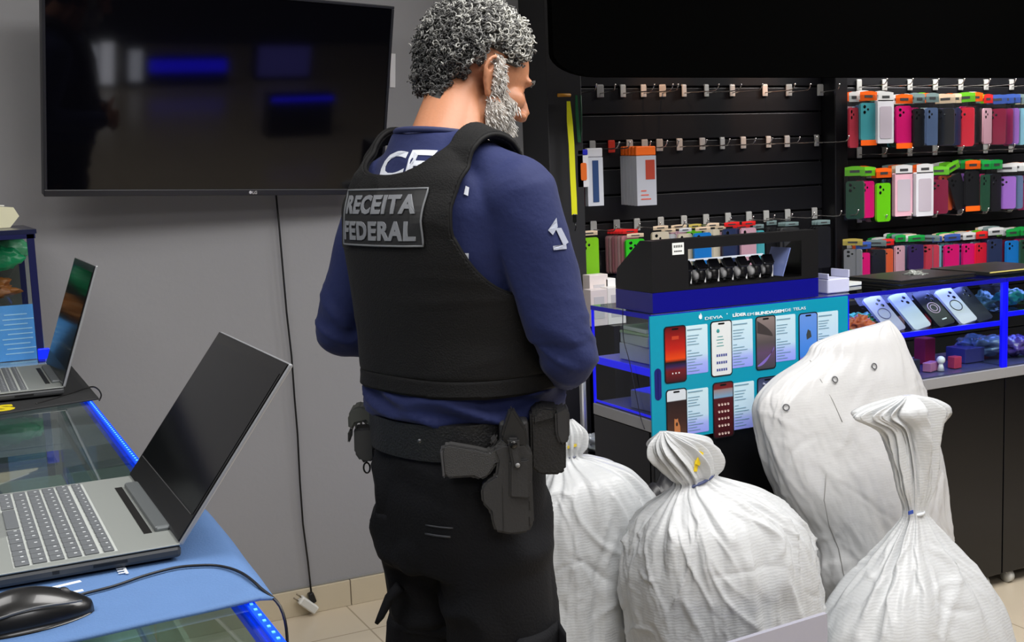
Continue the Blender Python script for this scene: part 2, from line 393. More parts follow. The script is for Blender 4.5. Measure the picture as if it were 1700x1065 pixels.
# tall glass case by the wall
def tall_case():
    y0, y1, x0, x1 = 3.30, 3.75, -.45, .245; z0 = 1.05; zt = 1.402
    t = thing('glass_showcase', 'tall blue-framed glass showcase at far left by the wall', 'showcase', (0, 3.5, 0))
    put('base_cabinet', MB().bx(x0, x1, y0-3.5, y1-3.5, 0, .985, .003), mat('base_grey', (120, 122, 130), .4), t)
    put('white_ledge', MB().bx(x0-.01, x1+.02, y0-3.54, y1-3.5, .986, 1.030, .003).bx(x0-.01, x1+.022, y0-3.53, y1-3.5, 1.032, z0, .003), cmat((205, 208, 225)), t)
    put('top_board', MB().bx(x0, x1+.004, y0-3.5, y1-3.5, zt-.012, zt, .001), cmat((25, 30, 60), .25), t)
    M = cmat((15, 20, 70), .3)
    for x, y in ((x1-.012, y0-3.5+.006), (x1-.012, y1-3.5-.006), (x0+.012, y0-3.5+.006)):
        put('frame_post', MB().box((x, y, (z0+zt)/2-.006), (.018, .012, zt-z0-.014)), M, t)
    put('frame_rail', MB().bx(x0, x1, y0-3.5, y0-3.488, zt-.024, zt-.012), M, t)
    put('front_pane', MB().bx(x0+.02, x1-.02, y0-3.497, y0-3.493, z0, zt-.024), M_glass, t)
    put('back_panel', MB().bx(x0, x1-.02, y1-3.52, y1-3.515, z0, zt-.02), cmat((60, 62, 58), .6), t)
    put('corner_lamp', MB().box((x1-.005, y0-3.5-.004, z0+.02), (.03, .01, .035), None, .003), mat('blue_lamp', (5, 40, 240), .3, emit=(0, 30, 255), estr=.5), t)
tall_case()
p = aty(55, 500, 3.36)
e = thing('leaflet_card', 'light blue printed leaflet standing inside the tall glass showcase', 'leaflet', (p.x-.040, 3.36, 1.052), (-.12, 0, 0))
put('card', MB().box((0, 0, .075), (.115, .004, .148)), cmat((80, 150, 225), .4), e)
s = MB()
for k in range(9): s.box((-.004+.006*math.sin(k*2), -.0025, .02+.013*k), (.07+.015*math.sin(k*3), .0008, .003))
put('printed_lines', s, cmat((160, 205, 245)), e)
def crumple(name, label, cat, c, r, M, seed=0, parent=None, amp=.25, n=3):
    s = MB().sph((0, 0, 0), 1, 40); me = s.mesh(name)
    for v in me.vertices:
        d = 1+amp*noise.noise(v.co*2.2+Vector((seed*7.1, 0, 3)))+amp*.7*ridged(v.co*3+Vector((seed, 5, 0)))-amp*.4
        v.co = Vector((v.co.x*r[0]*d, v.co.y*r[1]*d, v.co.z*r[2]*d))
    o = put(name, me, M, parent, smooth=True); o.location = c
    if parent is None: tag(o, label, cat)
    return o
p = aty(12, 430, 3.45)
crumple('plastic_pouch', 'green plastic pouch on left inside the tall showcase', 'pouch', (p.x-.035, 3.45, p.z+.002), (.070, .03, .035), cmat((10, 150, 95), .35), 2)
p = aty(35, 412, 3.55)
crumple('plastic_pouch', 'pale green pouch behind the darker green one in showcase', 'pouch', (p.x-.03, 3.57, p.z), (.055, .03, .03), cmat((80, 165, 120), .35), 5)
p = aty(12, 478, 3.5)
crumple('cable_bundle', 'orange brown bundle of cables inside the tall showcase', 'cable bundle', (p.x-.05, 3.5, p.z), (.065, .04, .028), cmat((150, 90, 40), .5), 7, amp=.5)
p = aty(5, 545, 3.45)
o = put('black_case', MB().box((0, 0, 0), (.14, .08, .09), None, .006), cmat((20, 20, 23))); o.location = (p.x-.03, 3.48, 1.052+.046); tag(o, 'black box on the floor of the tall showcase beside leaflet', 'box')
def crate_lump():
    p = aty(10, 360, 3.5)
    e = thing('adapter_box', 'cream and white wedge-shaped carton lying on top of tall showcase', 'carton', (p.x-.03, 3.5, 1.403), (0, 0, .5))
    put('carton', MB().prism([(-.09, 0), (.045, 0), (.075, .03), (.06, .055), (-.09, .07)], .09), cmat((225, 222, 190)), e)
    put('lid_flap', MB().box((-.02, .045, .066), (.11, .085, .003), (0, .1, 0)), cmat((240, 240, 232)), e)
crate_lump()

# mats
M_bmat = mat('blue_mat_fabric', (78, 112, 160), .8, bump=.15, bscale=400, var=.05, vscale=30)
def mat_mesh(corn, z, th, curl=None, n=40, M=None):
    """corn: (u,v)->xy bilinear of four corners; curl bends the overhang down"""
    c00, c10, c11, c01 = [Vector(c) for c in corn]; top = []; bot = []
    for j in range(n+1):
        for i in range(n+1):
            u, v = i/n, j/n; p = (c00*(1-u)+c10*u)*(1-v)+(c01*(1-u)+c11*u)*v
            dz = curl(p.x, p.y) if curl else 0
            top.append((p.x, p.y, z+th+dz)); bot.append((p.x, p.y, z+dz))
    f = []
    N = (n+1)
    for j in range(n):
        for i in range(n):
            a = j*N+i; f.append((a, a+1, a+N+1, a+N)); b = a+N*N; f.append((b, b+N, b+N+1, b+1))
    for i in range(n):
        f.append((i, i+N*N, i+1+N*N, i+1)); a = n*N+i; f.append((a+1, a+1+N*N, a+N*N, a))
        a = i*N; f.append((a+N, a+N+N*N, a+N*N, a)); a = i*N+n; f.append((a, a+N*N, a+N+N*N, a+N))
    s = MB().add(top+bot, f, True); return s
def curlb(x, y):
    o = max(0, x-.262); return .001-0.9*o*o/.05+.0012*noise.noise(Vector((x*12, y*12, 0)))
e = thing('desk_mat', 'blue cloth mat overhanging near glass counter under open laptop', 'mat', (0, 1.3, TOP))
me = mat_mesh([(-.32, 1.075), (.275, 1.12), (.300, 1.56), (-.32, 1.60)], .0015, .003, curlb).mesh('cloth'); me.transform(Matrix.Translation((0, -1.3, 0)))
put('cloth', me, M_bmat, e, smooth=True)
def flat_text(body, size, px, z, ang, M, parent, off=0, label=None, name='lettering', wx=1):
    me = text_mesh(body, size, .0003, off, wx=wx); p = atz(px[0], px[1], z)
    me.transform(Matrix.Translation((p.x, p.y, z)) @ Matrix.Rotation(ang, 4, 'Z'))
    if parent is not None: me.transform(Matrix.Translation(-Vector(parent.location)))
    return put(name, me, M, parent)
M_wp = cmat((225, 232, 240), .6)
flat_text('ferrr', .020, (190, 937), TOP+.0072, -PI/2, M_wp, e, .0004)
s = MB()
for (a, b) in (((70, 978), (134, 963)), ((100, 986), (138, 978))):
    pa, pb = atz(a[0], a[1], TOP+.0062), atz(b[0], b[1], TOP+.0062); m_ = (pa+pb)/2; d = pb-pa
    s.box((m_.x, m_.y-1.3, .0056), (d.length, .0065, .0004), (0, 0, math.atan2(d.y, d.x)))
put('printed_bars', s, M_wp, e)
e = thing('desk_mat', 'black mat with yellow print under the farther open laptop', 'mat', (0, 2.6, TOP))
me = mat_mesh([(-.32, 2.25), (.268, 2.40), (.268, 2.96), (-.32, 2.90)], .0015, .003, lambda x, y: .001).mesh('rubber_pad'); me.transform(Matrix.Translation((0, -2.6, 0)))
put('rubber_pad', me, mat('black_mat_rubber', (30, 31, 33), .75, bump=.1, bscale=300), e)
yt = text_mesh('S', .085, .0004, .004); p0 = atz(-12, 683, TOP+.006); yt.transform(Matrix.Translation((p0.x, p0.y-2.6, .006)) @ Matrix.Rotation(.02, 4, 'Z'))
put('yellow_print', yt, cmat((225, 205, 20)), e)

# ------------------------------------------------------------------ laptops (hinge along +Y, user side at -X)
M_alu = mat('laptop_silver', (150, 155, 152), .42, .35)
M_keyd = mat('laptop_key', (92, 96, 100), .55)
M_keyt = mat('key_legend', (190, 195, 198), .6)
M_edge = mat('laptop_edge', (70, 72, 74), .4, .3)
def laptop(loc, W, D, lean, L, label, rotz=0, screenM=None):
    """origin at hinge near corner; width along +y, depth toward -x"""
    t = thing('laptop', label, 'laptop', loc, (0, 0, rotz)); h = .016
    put('base', MB().box((-D/2, W/2, h/2), (D, W, h-.003), None, .004), M_edge, t)
    put('deck', MB().box((-D/2, W/2, h), (D-.001, W-.001, .002), None, .0008), M_alu, t)
    kd = .105; kx0 = -.065; rows = 6; pitch = kd/rows
    ky0, ky1 = .012, W-.012
    well = put('keyboard_well', MB().bx(kx0-kd, kx0, ky0, ky1, h+.0005, h+.0013), mat('keyboard_gap', (170, 175, 172), .5), t)
    for r in range(rows):
        n = 17; x = kx0-pitch*(r+.5); y = ky0; kh = pitch*(.62 if r == 0 else .82)
        c = 0
        widths = [1]*n
        if r == 5: widths = [1.2, 1, 1, 1, 5.2, 1, 1, 1, 1.6, 1, 1, 1]
        if r == 4: widths = [2.2]+[1]*10+[2.0, 1, 1, 1]
        if r == 3: widths = [1.6]+[1]*11+[1.4, 1, 1, 1]
        if r == 2: widths = [1.4]+[1]*12+[1.0, 1, 1]
        T = sum(widths); u = (ky1-ky0)/T
        for wd in widths:
            # user sits at -x: rows read from +y (left) to -y (right)
            yy = ky1-(c+wd/2)*u; c += wd
            k = put('key', MB().box((x, yy, h+.0022), (kh, wd*u*.86, .0022), None, .0006, 1), M_keyd, t)
            if wd < 3: put('key_legend', MB().box((x+kh*.12, yy+.0015, h+.0034), (kh*.22, .0028, .0002)), M_keyt, k)
    put('vent_groove', MB().bx(-.030, -.021, W*.17, W*.83, h+.0008, h+.0016), cmat((12, 12, 12)), t)
    put('hinge_bar', MB().box((-.009, W/2, h+.003), (.018, W*.66, .008), None, .003), mat('hinge_grey', (105, 110, 112), .4, .4), t)
    put('trackpad', MB().box((-D+.047, W*.55, h+.0012), (.07, .11, .0008), None, .0003), mat('trackpad_grey', (135, 140, 138), .35, .3), t)
    s = MB().box((-.13, -.0001, h*.55), (.007, .001, .004), None, .0003)
    s.box((-.075, -.0001, h*.5), (.035, .001, .003)); put('port', s, cmat((8, 8, 8)), t)
    Rl = Matrix.Translation((-.003, 0, h+.001)) @ Matrix.Rotation(lean, 4, 'Y')
    me = MB().box((0.003, W/2, L/2), (.005, W, L), None, .002).mesh('lid'); me.transform(Rl); ld = put('lid', me, mat('lid_silver', (165, 168, 172), .35, .5), t)
    me = MB().box((-.0002, W/2, L/2), (.002, W-.004, L-.004), None, .0006).mesh('screen_bezel'); me.transform(Rl); put('screen_bezel', me, mat('bezel_black', (14, 14, 16), .22), ld)
    me = MB().bx(-.0017, -.0011, .008, W-.008, .034, L-.016).mesh('screen'); me.transform(Rl); put('screen', me, screenM or mat('dark_laptop_screen', (9, 10, 12), .10, spec=.4), ld)
    if label.startswith('large'):
        me = MB().bx(-.0020, -.0017, .012, W-.012, .0325, .0335).mesh('trim_line'); me.transform(Rl); put('trim_line', me, cmat((70, 70, 72)), ld)
    return t
laptop((.216, 1.283, TOP+.0075), .352, .25, math.atan2(.14, .19), .232, 'large open silver laptop with dark screen on the blue mat')
laptop((.212, 2.471, TOP+.0075), .36, .25, math.atan2(.082, .238), .252, 'open silver laptop with reflecting screen on the black mat')

# mouse
def mouse():
    p = atz(45, 1010, TOP+.02)
    t = thing('computer_mouse', 'black computer mouse on the blue mat in front of laptop', 'mouse', (p.x, p.y-.0, TOP+.006), (0, 0, .15))
    rings = []
    L = .118
    for i in range(25):
        u = i/24; x = L*(u-.5); hw = .031*math.sin(PI*min(1, max(0, (u*.94+.03))))**.42; hh = .036*math.sin(PI*(u*.9+.05))**.6*(1.12-.3*u)
        rings.append([(x, hw*math.cos(a)*(.93+.07*abs(math.sin(a))), max(0, hh*math.sin(a)**1 if a <= PI else 0)) if a <= PI else (x, hw*math.cos(a), 0) for a in [2*PI*k/40 for k in range(40)]])
    v, f = loft(rings); put('shell', MB().add(v, f, True), mat('mouse_plastic', (18, 19, 21), .28, coat=.3), t)
    put('side_trim', MB().tube([(x, -.0312*math.sin(PI*min(.97, (x/L+.5)*.94+.03))**.42, .020+.004*math.cos(x*50)) for x in np.linspace(-.04, .045, 14)], .0012), cmat((90, 92, 95), .2), t)
    put('scroll_wheel', MB().cyl((.034, -.0035, .0190), (.034, .0035, .0190), .0075), cmat((35, 35, 36)), t)
    return t
mouse()
pts = [(108, 995), (140, 985), (190, 972), (240, 955), (290, 942), (330, 938), (365, 939)]
P = [atz(x, y, TOP+.0085) for x, y in pts]
P += [Vector((.235, 1.185, TOP+.009)), atz(432, 975, TOP+.006), Vector((.279, 1.105, TOP-.01)), Vector((.280, 1.10, TOP-.08)), Vector((.280, 1.10, TOP-.3)), Vector((.279, 1.10, .5))]
P[7] = atz(400, 950, TOP+.009)
def smooth_path(P, k=6):
    out = []
    for i in range(len(P)-1):
        p0 = P[max(0, i-1)]; p1 = P[i]; p2 = P[i+1]; p3 = P[min(len(P)-1, i+2)]
        for j in range(k):
            t = j/k; out.append(.5*((2*p1)+(p2-p0)*t+(2*p0-5*p1+4*p2-p3)*t*t+(3*p1-p0-3*p2+p3)*t**3))
    out.append(P[-1]); return out
o = put('mouse_cable', MB().tube(smooth_path(P), .0016), cmat((10, 12, 20))); tag(o, 'thin black mouse cable curving across the blue mat', 'cable')
P = [atz(x, y, TOP+.006+dz) for x, y, dz in [(60, 670, 0), (95, 660, 0), (120, 652, 0), (150, 642, .001), (162, 645, .004), (168, 655, .002), (165, 664, 0)]]
o = put('laptop_cable', MB().tube(smooth_path(P), .0016), cmat((8, 8, 9))); tag(o, 'thin black cable looped on black mat beside farther laptop', 'cable')
# ------------------------------------------------------------------ right counters
FY = 2.774; DY = .335
def right_counter(x0, x1, label, end_left=False, post=True, shelf_z=.94):
    cx = (x0+x1)/2; t = thing('display_counter', label, 'counter', (cx, FY, 0)); a, b = x0-cx, x1-cx
    put('cabinet', MB().bx(a, b, .02, DY, .05, .74, .002), M_counter, t)
    n = max(1, round((x1-x0)/.7)); wd = (b-a)/n
    for i in range(n):
        dr = put('door', MB().bx(a+i*wd+.0015, a+(i+1)*wd-.0015, 0, .018, .05, .742, .002), M_counter, t)
    put('edge_trim', MB().bx(a-.002, b+.001, -.003, DY, .7425, .778, .002), M_grey, t)
    put('deck', MB().bx(a+.004, b-.004, .006, DY-.006, .779, .783), mat('counter_deck', (70, 72, 110), .3), t)
    put('shelf', MB().bx(a+.006, b-.006, .012, DY-.006, shelf_z-.008, shelf_z), glass('shelf_glass', (.75, .8, .95), 1.5) if not end_left else mat('shelf_board_led_tint', (15, 18, 235), .3), t)  # end shelf: blue LED light on the board is painted into its colour
    put('shelf_led', MB().bx(a+.006, b-.006, .004, .012, shelf_z-.014, shelf_z+.002), M_led2, t)
    put('front_pane', MB().bx(a+.006, b-.006, 0, .004, .784, TOP-.012), M_glass, t)
    put('end_pane', MB().bx(a, a+.005, .002, DY-.004, .784, TOP-.012), M_glass, t)
    put('top_pane', MB().bx(a, b, 0, DY, TOP-.008, TOP, .001), M_gtop, t)
    put('top_rail', MB().bx(a, b, -.002, .004, TOP-.014, TOP-.001).bx(a-.001, a+.004, .004, DY, TOP-.014, TOP-.001), M_bluegl, t)
    for px_, w2 in ((b-.008, .016), (a+.004, .008)):
        put('corner_post', MB().bx(px_-w2/2, px_+w2/2, -.001, .010, .779, TOP-.014), M_led2, t)
    if end_left:
        put('shelf_led', MB().bx(a+.001, a+.008, .012, DY-.01, shelf_z-.02, shelf_z+.002), M_led2, t)
        put('corner_post', MB().bx(a, a+.006, DY-.01, DY-.002, .779, TOP-.014), M_led2, t)
        put('floor_led', MB().bx(a+.001, a+.005, .01, DY-.01, .784, .79), M_led2, t)
    for i in range(n):
        for sx in (-1, 1):
            x = a+(i+.5)*wd+sx*(wd/2-.06)
            c = put('caster', MB().cyl((x-.01, .03, .024), (x+.01, .03, .024), .0235), mat('caster_plastic', (205, 205, 200), .4), t)
            put('caster_fork', MB().bx(x-.016, x+.016, .02, .05, .034, .051, .003), mat('zinc_plate', (170, 170, 170), .35, .7), c)
    return t
RC1 = right_counter(1.806, 2.53, 'glass corner counter carrying the teal phone poster and black watch display', True, shelf_z=.925)
RC2 = right_counter(2.532, 3.232, 'glass counter with leaning phone cases behind the white sacks', shelf_z=.938)
RC3 = right_counter(3.234, 3.95, 'glass counter with blue corner post at far right edge of photo', shelf_z=.965)
p = aty(1562, 804, FY-.004)
o = put('door_key_tag', MB().box((0, 0, 0), (.022, .006, .03), (0, .3, .2), .002), cmat((225, 150, 20))); o.location = p+Vector((0, -.002, 0)); tag(o, 'small orange tag stuck on black counter door beside tall sack', 'tag')

# goods in the corner counter
zc = .926
for k, (c, w_, d_, h_, desc) in enumerate([((190, 192, 205), .15, .17, .05, 'lowest'), ((195, 200, 200), .155, .16, .03, 'second from bottom'), ((175, 195, 160), .16, .15, .008, 'thin green edged, near top'), ((215, 218, 215), .15, .14, .012, 'topmost')]):
    e = thing('product_carton', 'flat pale carton in pile on LED-lit shelf of corner counter, '+desc, 'carton', (1.925, 2.93, zc), (0, 0, .05*(-1)**k), 'pale cartons on the blue lit shelf')
    put('carton', MB().box((0, 0, h_/2), (w_, d_, h_), None, .002), cmat(c), e)
    zc += h_+.0008
for k, (x, y, w_, h_) in enumerate([(1.93, 2.9, .16, .055), (2.02, 2.99, .1, .07)]):
    e = thing('product_carton', 'grey carton on the lower deck of corner counter, '+['front', 'back'][k]+' one', 'carton', (x, y, .784), (0, 0, .1-.3*k))
    put('carton', MB().box((0, 0, h_/2), (w_, .12, h_), None, .002), cmat((120, 122, 150)), e)
# dangling thin wire in front of corner glass
pp = [(1034, 512), (1035, 560), (1045, 600), (1055, 650), (1063, 690), (1070, 712)]
P = [atx(x, y, 1.798) for x, y in pp]
o = put('loose_wire', MB().tube(smooth_path(P), .0013), cmat((20, 20, 40))); tag(o, 'thin dark wire dangling down the side of corner counter glass', 'wire')
# white goods behind corner counter (rear shelf)
e = thing('rear_shelf', 'low dark rear shelf unit behind corner counter under slatwall', 'shelf', (2.7, 3.60, 0))
put('board', MB().bx(-.55, .56, -.1, .2, .93, .95, .002), M_dark, e)
put('front_board', MB().bx(-.55, .56, .17, .2, 0, .929), M_black, e)
put('side_board', MB().bx(-.575, -.552, -.1, .2, 0, .95), M_black, e)
for k, (x0, x1, y0, y1, c) in enumerate([(975, 1002, 478, 505, (215, 205, 205)), (1003, 1032, 474, 505, (225, 222, 220)), (985, 1015, 455, 476, (225, 215, 212)), (1012, 1028, 462, 478, (235, 235, 235))]):
    a = aty(x0, y1, 3.56); b = aty(x1, y0, 3.56); z0 = max(.951, a.z) if k < 2 else .951
    e = thing('small_carton', ['pinkish white', 'white', 'pale pink', 'tiny bright white'][k]+' small carton standing behind corner counter', 'carton', ((a.x+b.x)/2, 3.56+.05*(k//2), .951))
    put('carton', MB().box((0, 0, (b.z-.951)/2), (b.x-a.x, .05, b.z-.951), None, .002), cmat(c), e)
    put('window', MB().box((0, -.0255, (b.z-.951)/2), ((b.x-a.x)*.6, .001, (b.z-.951)*.6)), cmat((190, 188, 192)), e)
# pole, plastic bag and black shelf seen left of the corner counter
pz = aty(970, 655, 3.25)
o = put('steel_pole', MB().cyl((0, 0, 0), (0, 0, 1.0), .011), mat('pole_grey', (150, 150, 150), .35, .5)); o.location = (pz.x-.005, 3.25, 0); tag(o, 'pale grey vertical pole behind elbow of the officer', 'pole')
e = thing('black_stand', 'low black stand behind counter end, holding a crumpled clear bag', 'stand', (2.0, 3.32, 0))
for z in (.44, .50, .56): put('shelf', MB().bx(-.14, .10, -.06, .1, z-.01, z, .001), M_black, e)
put('side_board', MB().bx(-.155, -.141, -.06, .1, 0, .62), M_black, e); put('side_board', MB().bx(.101, .115, -.06, .1, 0, .62), M_black, e)
p = aty(980, 705, 3.30)
crumple('clear_bag', 'crumpled clear plastic bag on the low black stand', 'bag', (p.x, 3.33, .592), (.05, .05, .030), mat('clear_bag_film', (190, 195, 195), .25, coat=.5), 3, amp=.5)

# right counter contents
def case_mesh(w_=.074, h_=.152, t_=.009): return MB().prism(rrect(w_, h_, .011), t_).mesh('case')
CASE = case_mesh(); 
CAMS = MB()
for z in (.056, .034): CAMS.sph((.018, 0, z), (.0068, .0015, .0068), 12)
CAMS.sph((.002, 0, .045), (.005, .0012, .005), 10)
CAMM = CAMS.mesh('camera_cutouts')
CAMSQ = MB().prism(rrect(.032, .034, .007, 3, .015, .048), .0012).mesh('camera_window')
sc_list = [(1486, 568-20, (150, 145, 175), 'lilac transparent phone case, leftmost leaning in the glass counter', 'ring'),
           (1522, 0, (185, 192, 200), 'silver grey phone case leaning beside the lilac one', 'plain'),
           (1562, 0, (22, 22, 26), 'black phone case with a ringed badge leaning mid row', 'badge'),
           (1607, 0, (205, 205, 210), 'white phone case with a black ring leaning in counter', 'bring'),
           (1640, 0, (38, 40, 48), 'charcoal phone case with camera window, rightmost leaning', 'dark')]
for i, (bx_, _, c, lab, kind) in enumerate(sc_list):
    pb = aty([1503, 1545, 1585, 1622, 1648][i], [549, 545, 540, 536, 533][i], FY+.03)
    e = thing('phone_case', lab, 'phone case', (pb.x-.02, FY+.04, .9425), (-.80, -.16, 0))
    me = CASE.copy(); me.transform(Matrix.Translation((0, 0, .076))); b = put('case_shell', me, cmat(c, .3), e)
    if kind in ('ring', 'bring', 'badge'):
        r0 = .022; col = {'ring': (95, 92, 130), 'bring': (25, 25, 28), 'badge': (215, 180, 190)}[kind]
        put('ring_print', MB().tube([(r0*math.cos(a), -.0004, .076+r0*math.sin(a)) for a in np.linspace(0, 2*PI, 25)[:-1]], .0017, 6, True), cmat(col), b)
        if kind == 'badge':
            put('ring_print', MB().tube([(.013*math.cos(a), -.0004, .076+.013*math.sin(a)) for a in np.linspace(0, 2*PI, 21)[:-1]], .0015, 6, True), cmat(col), b)
            put('white_strip', MB().box((.005, -.0004, .025), (.02, .001, .004)), cmat((230, 230, 230)), b)
    me = CAMM.copy(); me.transform(Matrix.Translation((0, 0, .074))); put('camera_cutouts', me, cmat((14, 14, 16), .2), b)
e = thing('slanted_stand', 'clear slanted stand holding the row of leaning phone cases', 'stand', (2.93, FY+.05, .9385))
put('back_plate', MB().box((0.0, .085, .055), (.40, .003, .15), (-.80, 0, 0)), glass('acrylic', (.9, .92, .98), 1.4), e)
put('foot', MB().bx(-.2, .2, .02, .2, 0, .002), glass('acrylic'), e)
k = 0
for (x, y, z, s_, c, lab) in [(1425, 520, .94, (.05, .04, .03), (190, 90, 50), 'orange and white small packet heap'), (1447, 515, .94, (.04, .04, .028), (40, 130, 90), 'green small parts packet'), (1420, 538, .94, (.045, .03, .016), (60, 140, 70), 'green circuit-like packet'), (1460, 535, .94, (.05, .035, .02), (150, 150, 120), 'cream tangled small cable')]:
    p = aty(x, y, FY+.06+.03*(k % 2))
    o = crumple('parts_packet', lab+' on upper shelf left of leaning cases', 'packet', (p.x, FY+.06+.08*(k % 2), .939+s_[2]*.95+.004), s_, cmat(c), 20+k, amp=.5); k += 1
p = aty(1492, 545, FY+.05)
for (x, z, y, s_, c, lab) in [(1500, .785, FY+.1, (.06, .09, .05), (40, 42, 60), 'dark carton on lower deck behind sack'), (1535, .785, FY+.2, (.05, .05, .09), (190, 40, 70), 'red carton on lower deck at the back'), (1545, .785, FY+.08, (.06, .03, .03), (190, 120, 160), 'pink striped packet at front of lower deck'), (1602, .785, FY+.15, (.09, .09, .05), (70, 70, 130), 'bluish flat carton on lower deck'), (1585, .785, FY+.07, (.035, .03, .04), (190, 60, 90), 'small red packet beside white ball camera')]:
    p = aty(x, 590, y); e = thing('small_carton', lab+' of middle right counter', 'carton', (p.x, y, z), (0, 0, rnd.uniform(-.4, .4)))
    put('carton', MB().box((0, 0, s_[2]/2), s_, None, .002), cmat(c), e)
p = aty(1562, 597, FY+.06)
e = thing('ball_camera', 'small white round ball device on lower deck of glass counter', 'device', (p.x, FY+.06, .785))
put('ball', MB().sph((0, 0, .036), .014), cmat((245, 245, 245)), e); put('base', MB().cyl((0, 0, 0), (0, 0, .026), .012, .006), cmat((240, 240, 240)), e)
crumple('plastic_packet', 'bluish clear plastic packets heaped on lower deck at right', 'packet', (aty(1635, 575, FY+.15).x, FY+.17, .826), (.10, .07, .035), mat('clear_packet_film', (110, 130, 165), .2, coat=.5), 41, amp=.45)
crumple('plastic_packet', 'purple clear packets in far right counter lower deck', 'packet', (aty(1690, 575, FY+.1).x, FY+.12, .822), (.06, .06, .033), mat('purple_packet_film', (90, 70, 150), .2, coat=.5), 43, amp=.45)
crumple('plastic_packet', 'teal packet on upper shelf of far right counter', 'packet', (aty(1685, 485, FY+.1).x, FY+.12, 1.0), (.05, .04, .026), cmat((30, 130, 140)), 44, amp=.4)
crumple('plastic_packet', 'pale green parts packet right of the leaning cases', 'packet', (aty(1655, 490, FY+.16).x, FY+.22, .975), (.05, .035, .03), cmat((110, 150, 140)), 45, amp=.5)
# on top of the right counters
T1 = TOP+.0012
def on_top(px_, py_): p = atz(px_, py_, T1); return p
p = on_top(1470, 466)
e = thing('paper_leaflet', 'cream and white folded leaflet lying on the right counter top', 'leaflet', (p.x+.02, p.y, T1), (0, 0, -.5))
put('sheet', MB().box((0, 0, .004), (.16, .07, .003), (0, .03, 0)), cmat((225, 228, 190)), e); put('white_sheet', MB().box((.05, -.005, .009), (.10, .06, .002), (.03, .05, .1)), cmat((235, 240, 235)), e)
p = on_top(1520, 462)
crumple('clear_wrapper', 'glossy crumpled wrapper beside the black folder on counter', 'wrapper', (p.x, p.y, T1+.013), (.035, .03, .012), mat('wrapper_film', (140, 145, 140), .15, coat=.6), 9, amp=.6)
pa = on_top(1490, 458); pb = on_top(1650, 460)
e = thing('black_folder', 'large flat black folder lying on the right counter top', 'folder', (3.0, 2.97, T1), (0, 0, .04))
put('cover', MB().box((0, 0, .0125), (.36, .24, .005), None, .002), cmat((28, 28, 30), .35), e)
put('pages', MB().box((0, 0, .0065), (.35, .23, .006), None, .001), cmat((60, 58, 52)), e)
put('back_cover', MB().box((0, 0, .0015), (.36, .24, .003), None, .001), cmat((22, 22, 24), .35), e)
e = thing('black_folder', 'black folder with yellow edge at far right counter end', 'folder', (3.38, 2.96, T1), (0, 0, .02))
put('cover', MB().box((0, 0, .010), (.34, .26, .012), None, .002), cmat((40, 40, 38), .35), e)
put('yellow_edge', MB().box((0, -.1315, .014), (.34, .002, .004)), cmat((215, 200, 110)), e)
e = thing('white_card_tray', 'small white plastic tray beside the black watch display', 'tray', (aty(1378, 480, 2.86).x, 2.86, T1))
put('body', MB().bx(-.045, .045, -.04, .04, 0, .045, .004), cmat((205, 208, 235), .35), e)
put('side_wall', MB().bx(-.045, -.039, -.04, .04, .0455, .062, .001), cmat((205, 208, 235), .35), e)
put('side_wall', MB().bx(.039, .045, -.04, .04, .0455, .070, .001), cmat((205, 208, 235), .35), e)
e = thing('paper_stack', 'stack of white papers on counter behind the white tray', 'papers', (2.66, 3.0, T1), (0, 0, .1))
put('sheets', MB().box((0, 0, .006), (.17, .13, .011), None, .001), cmat((215, 220, 215)), e)

# ------------------------------------------------------------------ teal poster on the corner counter
PY = FY-.010
def crop5(x, y, Y=PY): return aty(960+x/3.696, 470+y/3.696, Y)
PA, PB, PC, PD = crop5(440, 200), crop5(1648, 82), crop5(455, 980), crop5(1648, 900)
x0, x1, zt, zb = (PA.x+PC.x)/2, 2.527, (PA.z+PB.z)/2, PC.z
sg = thing('phone_poster', 'teal poster of phone pictures hanging on the corner counter front', 'poster', (x0, PY, zb))
M_teal = mat('teal_print', (0, 150, 178), .4)
put('board', MB().bx(0, x1-x0, 0, .005, 0, zt-zb), M_teal, sg)
def sp(x, y): p = crop5(x, y); return (p.x-x0, p.z-zb)
def sq(name, ax, ay, bx_, by, M, d=.0006, r=.004, parent=None, dz=0):
    """rounded panel spanned by crop pixels (left,top)-(right,top line follows perspective)"""
    p, q = sp(ax, ay), sp(bx_, by)
    w_, h_ = abs(q[0]-p[0]), abs(q[1]-p[1])
    return put(name, MB().prism(rrect(w_, h_, min(r, w_*.3, h_*.3), 3, (p[0]+q[0])/2, (p[1]+q[1])/2), .0006, Matrix.Translation((0, -d-dz, 0))), M, parent or sg)
def corner_rect(x, y0, y1, xr): return x, y0, xr, y1
M_card = ramp_mat('card_print', [(0, (150, 160, 245)), (.22, (165, 178, 245)), (.4, (195, 222, 240)), (1, (205, 232, 240))])
M_ln = cmat((120, 160, 180))
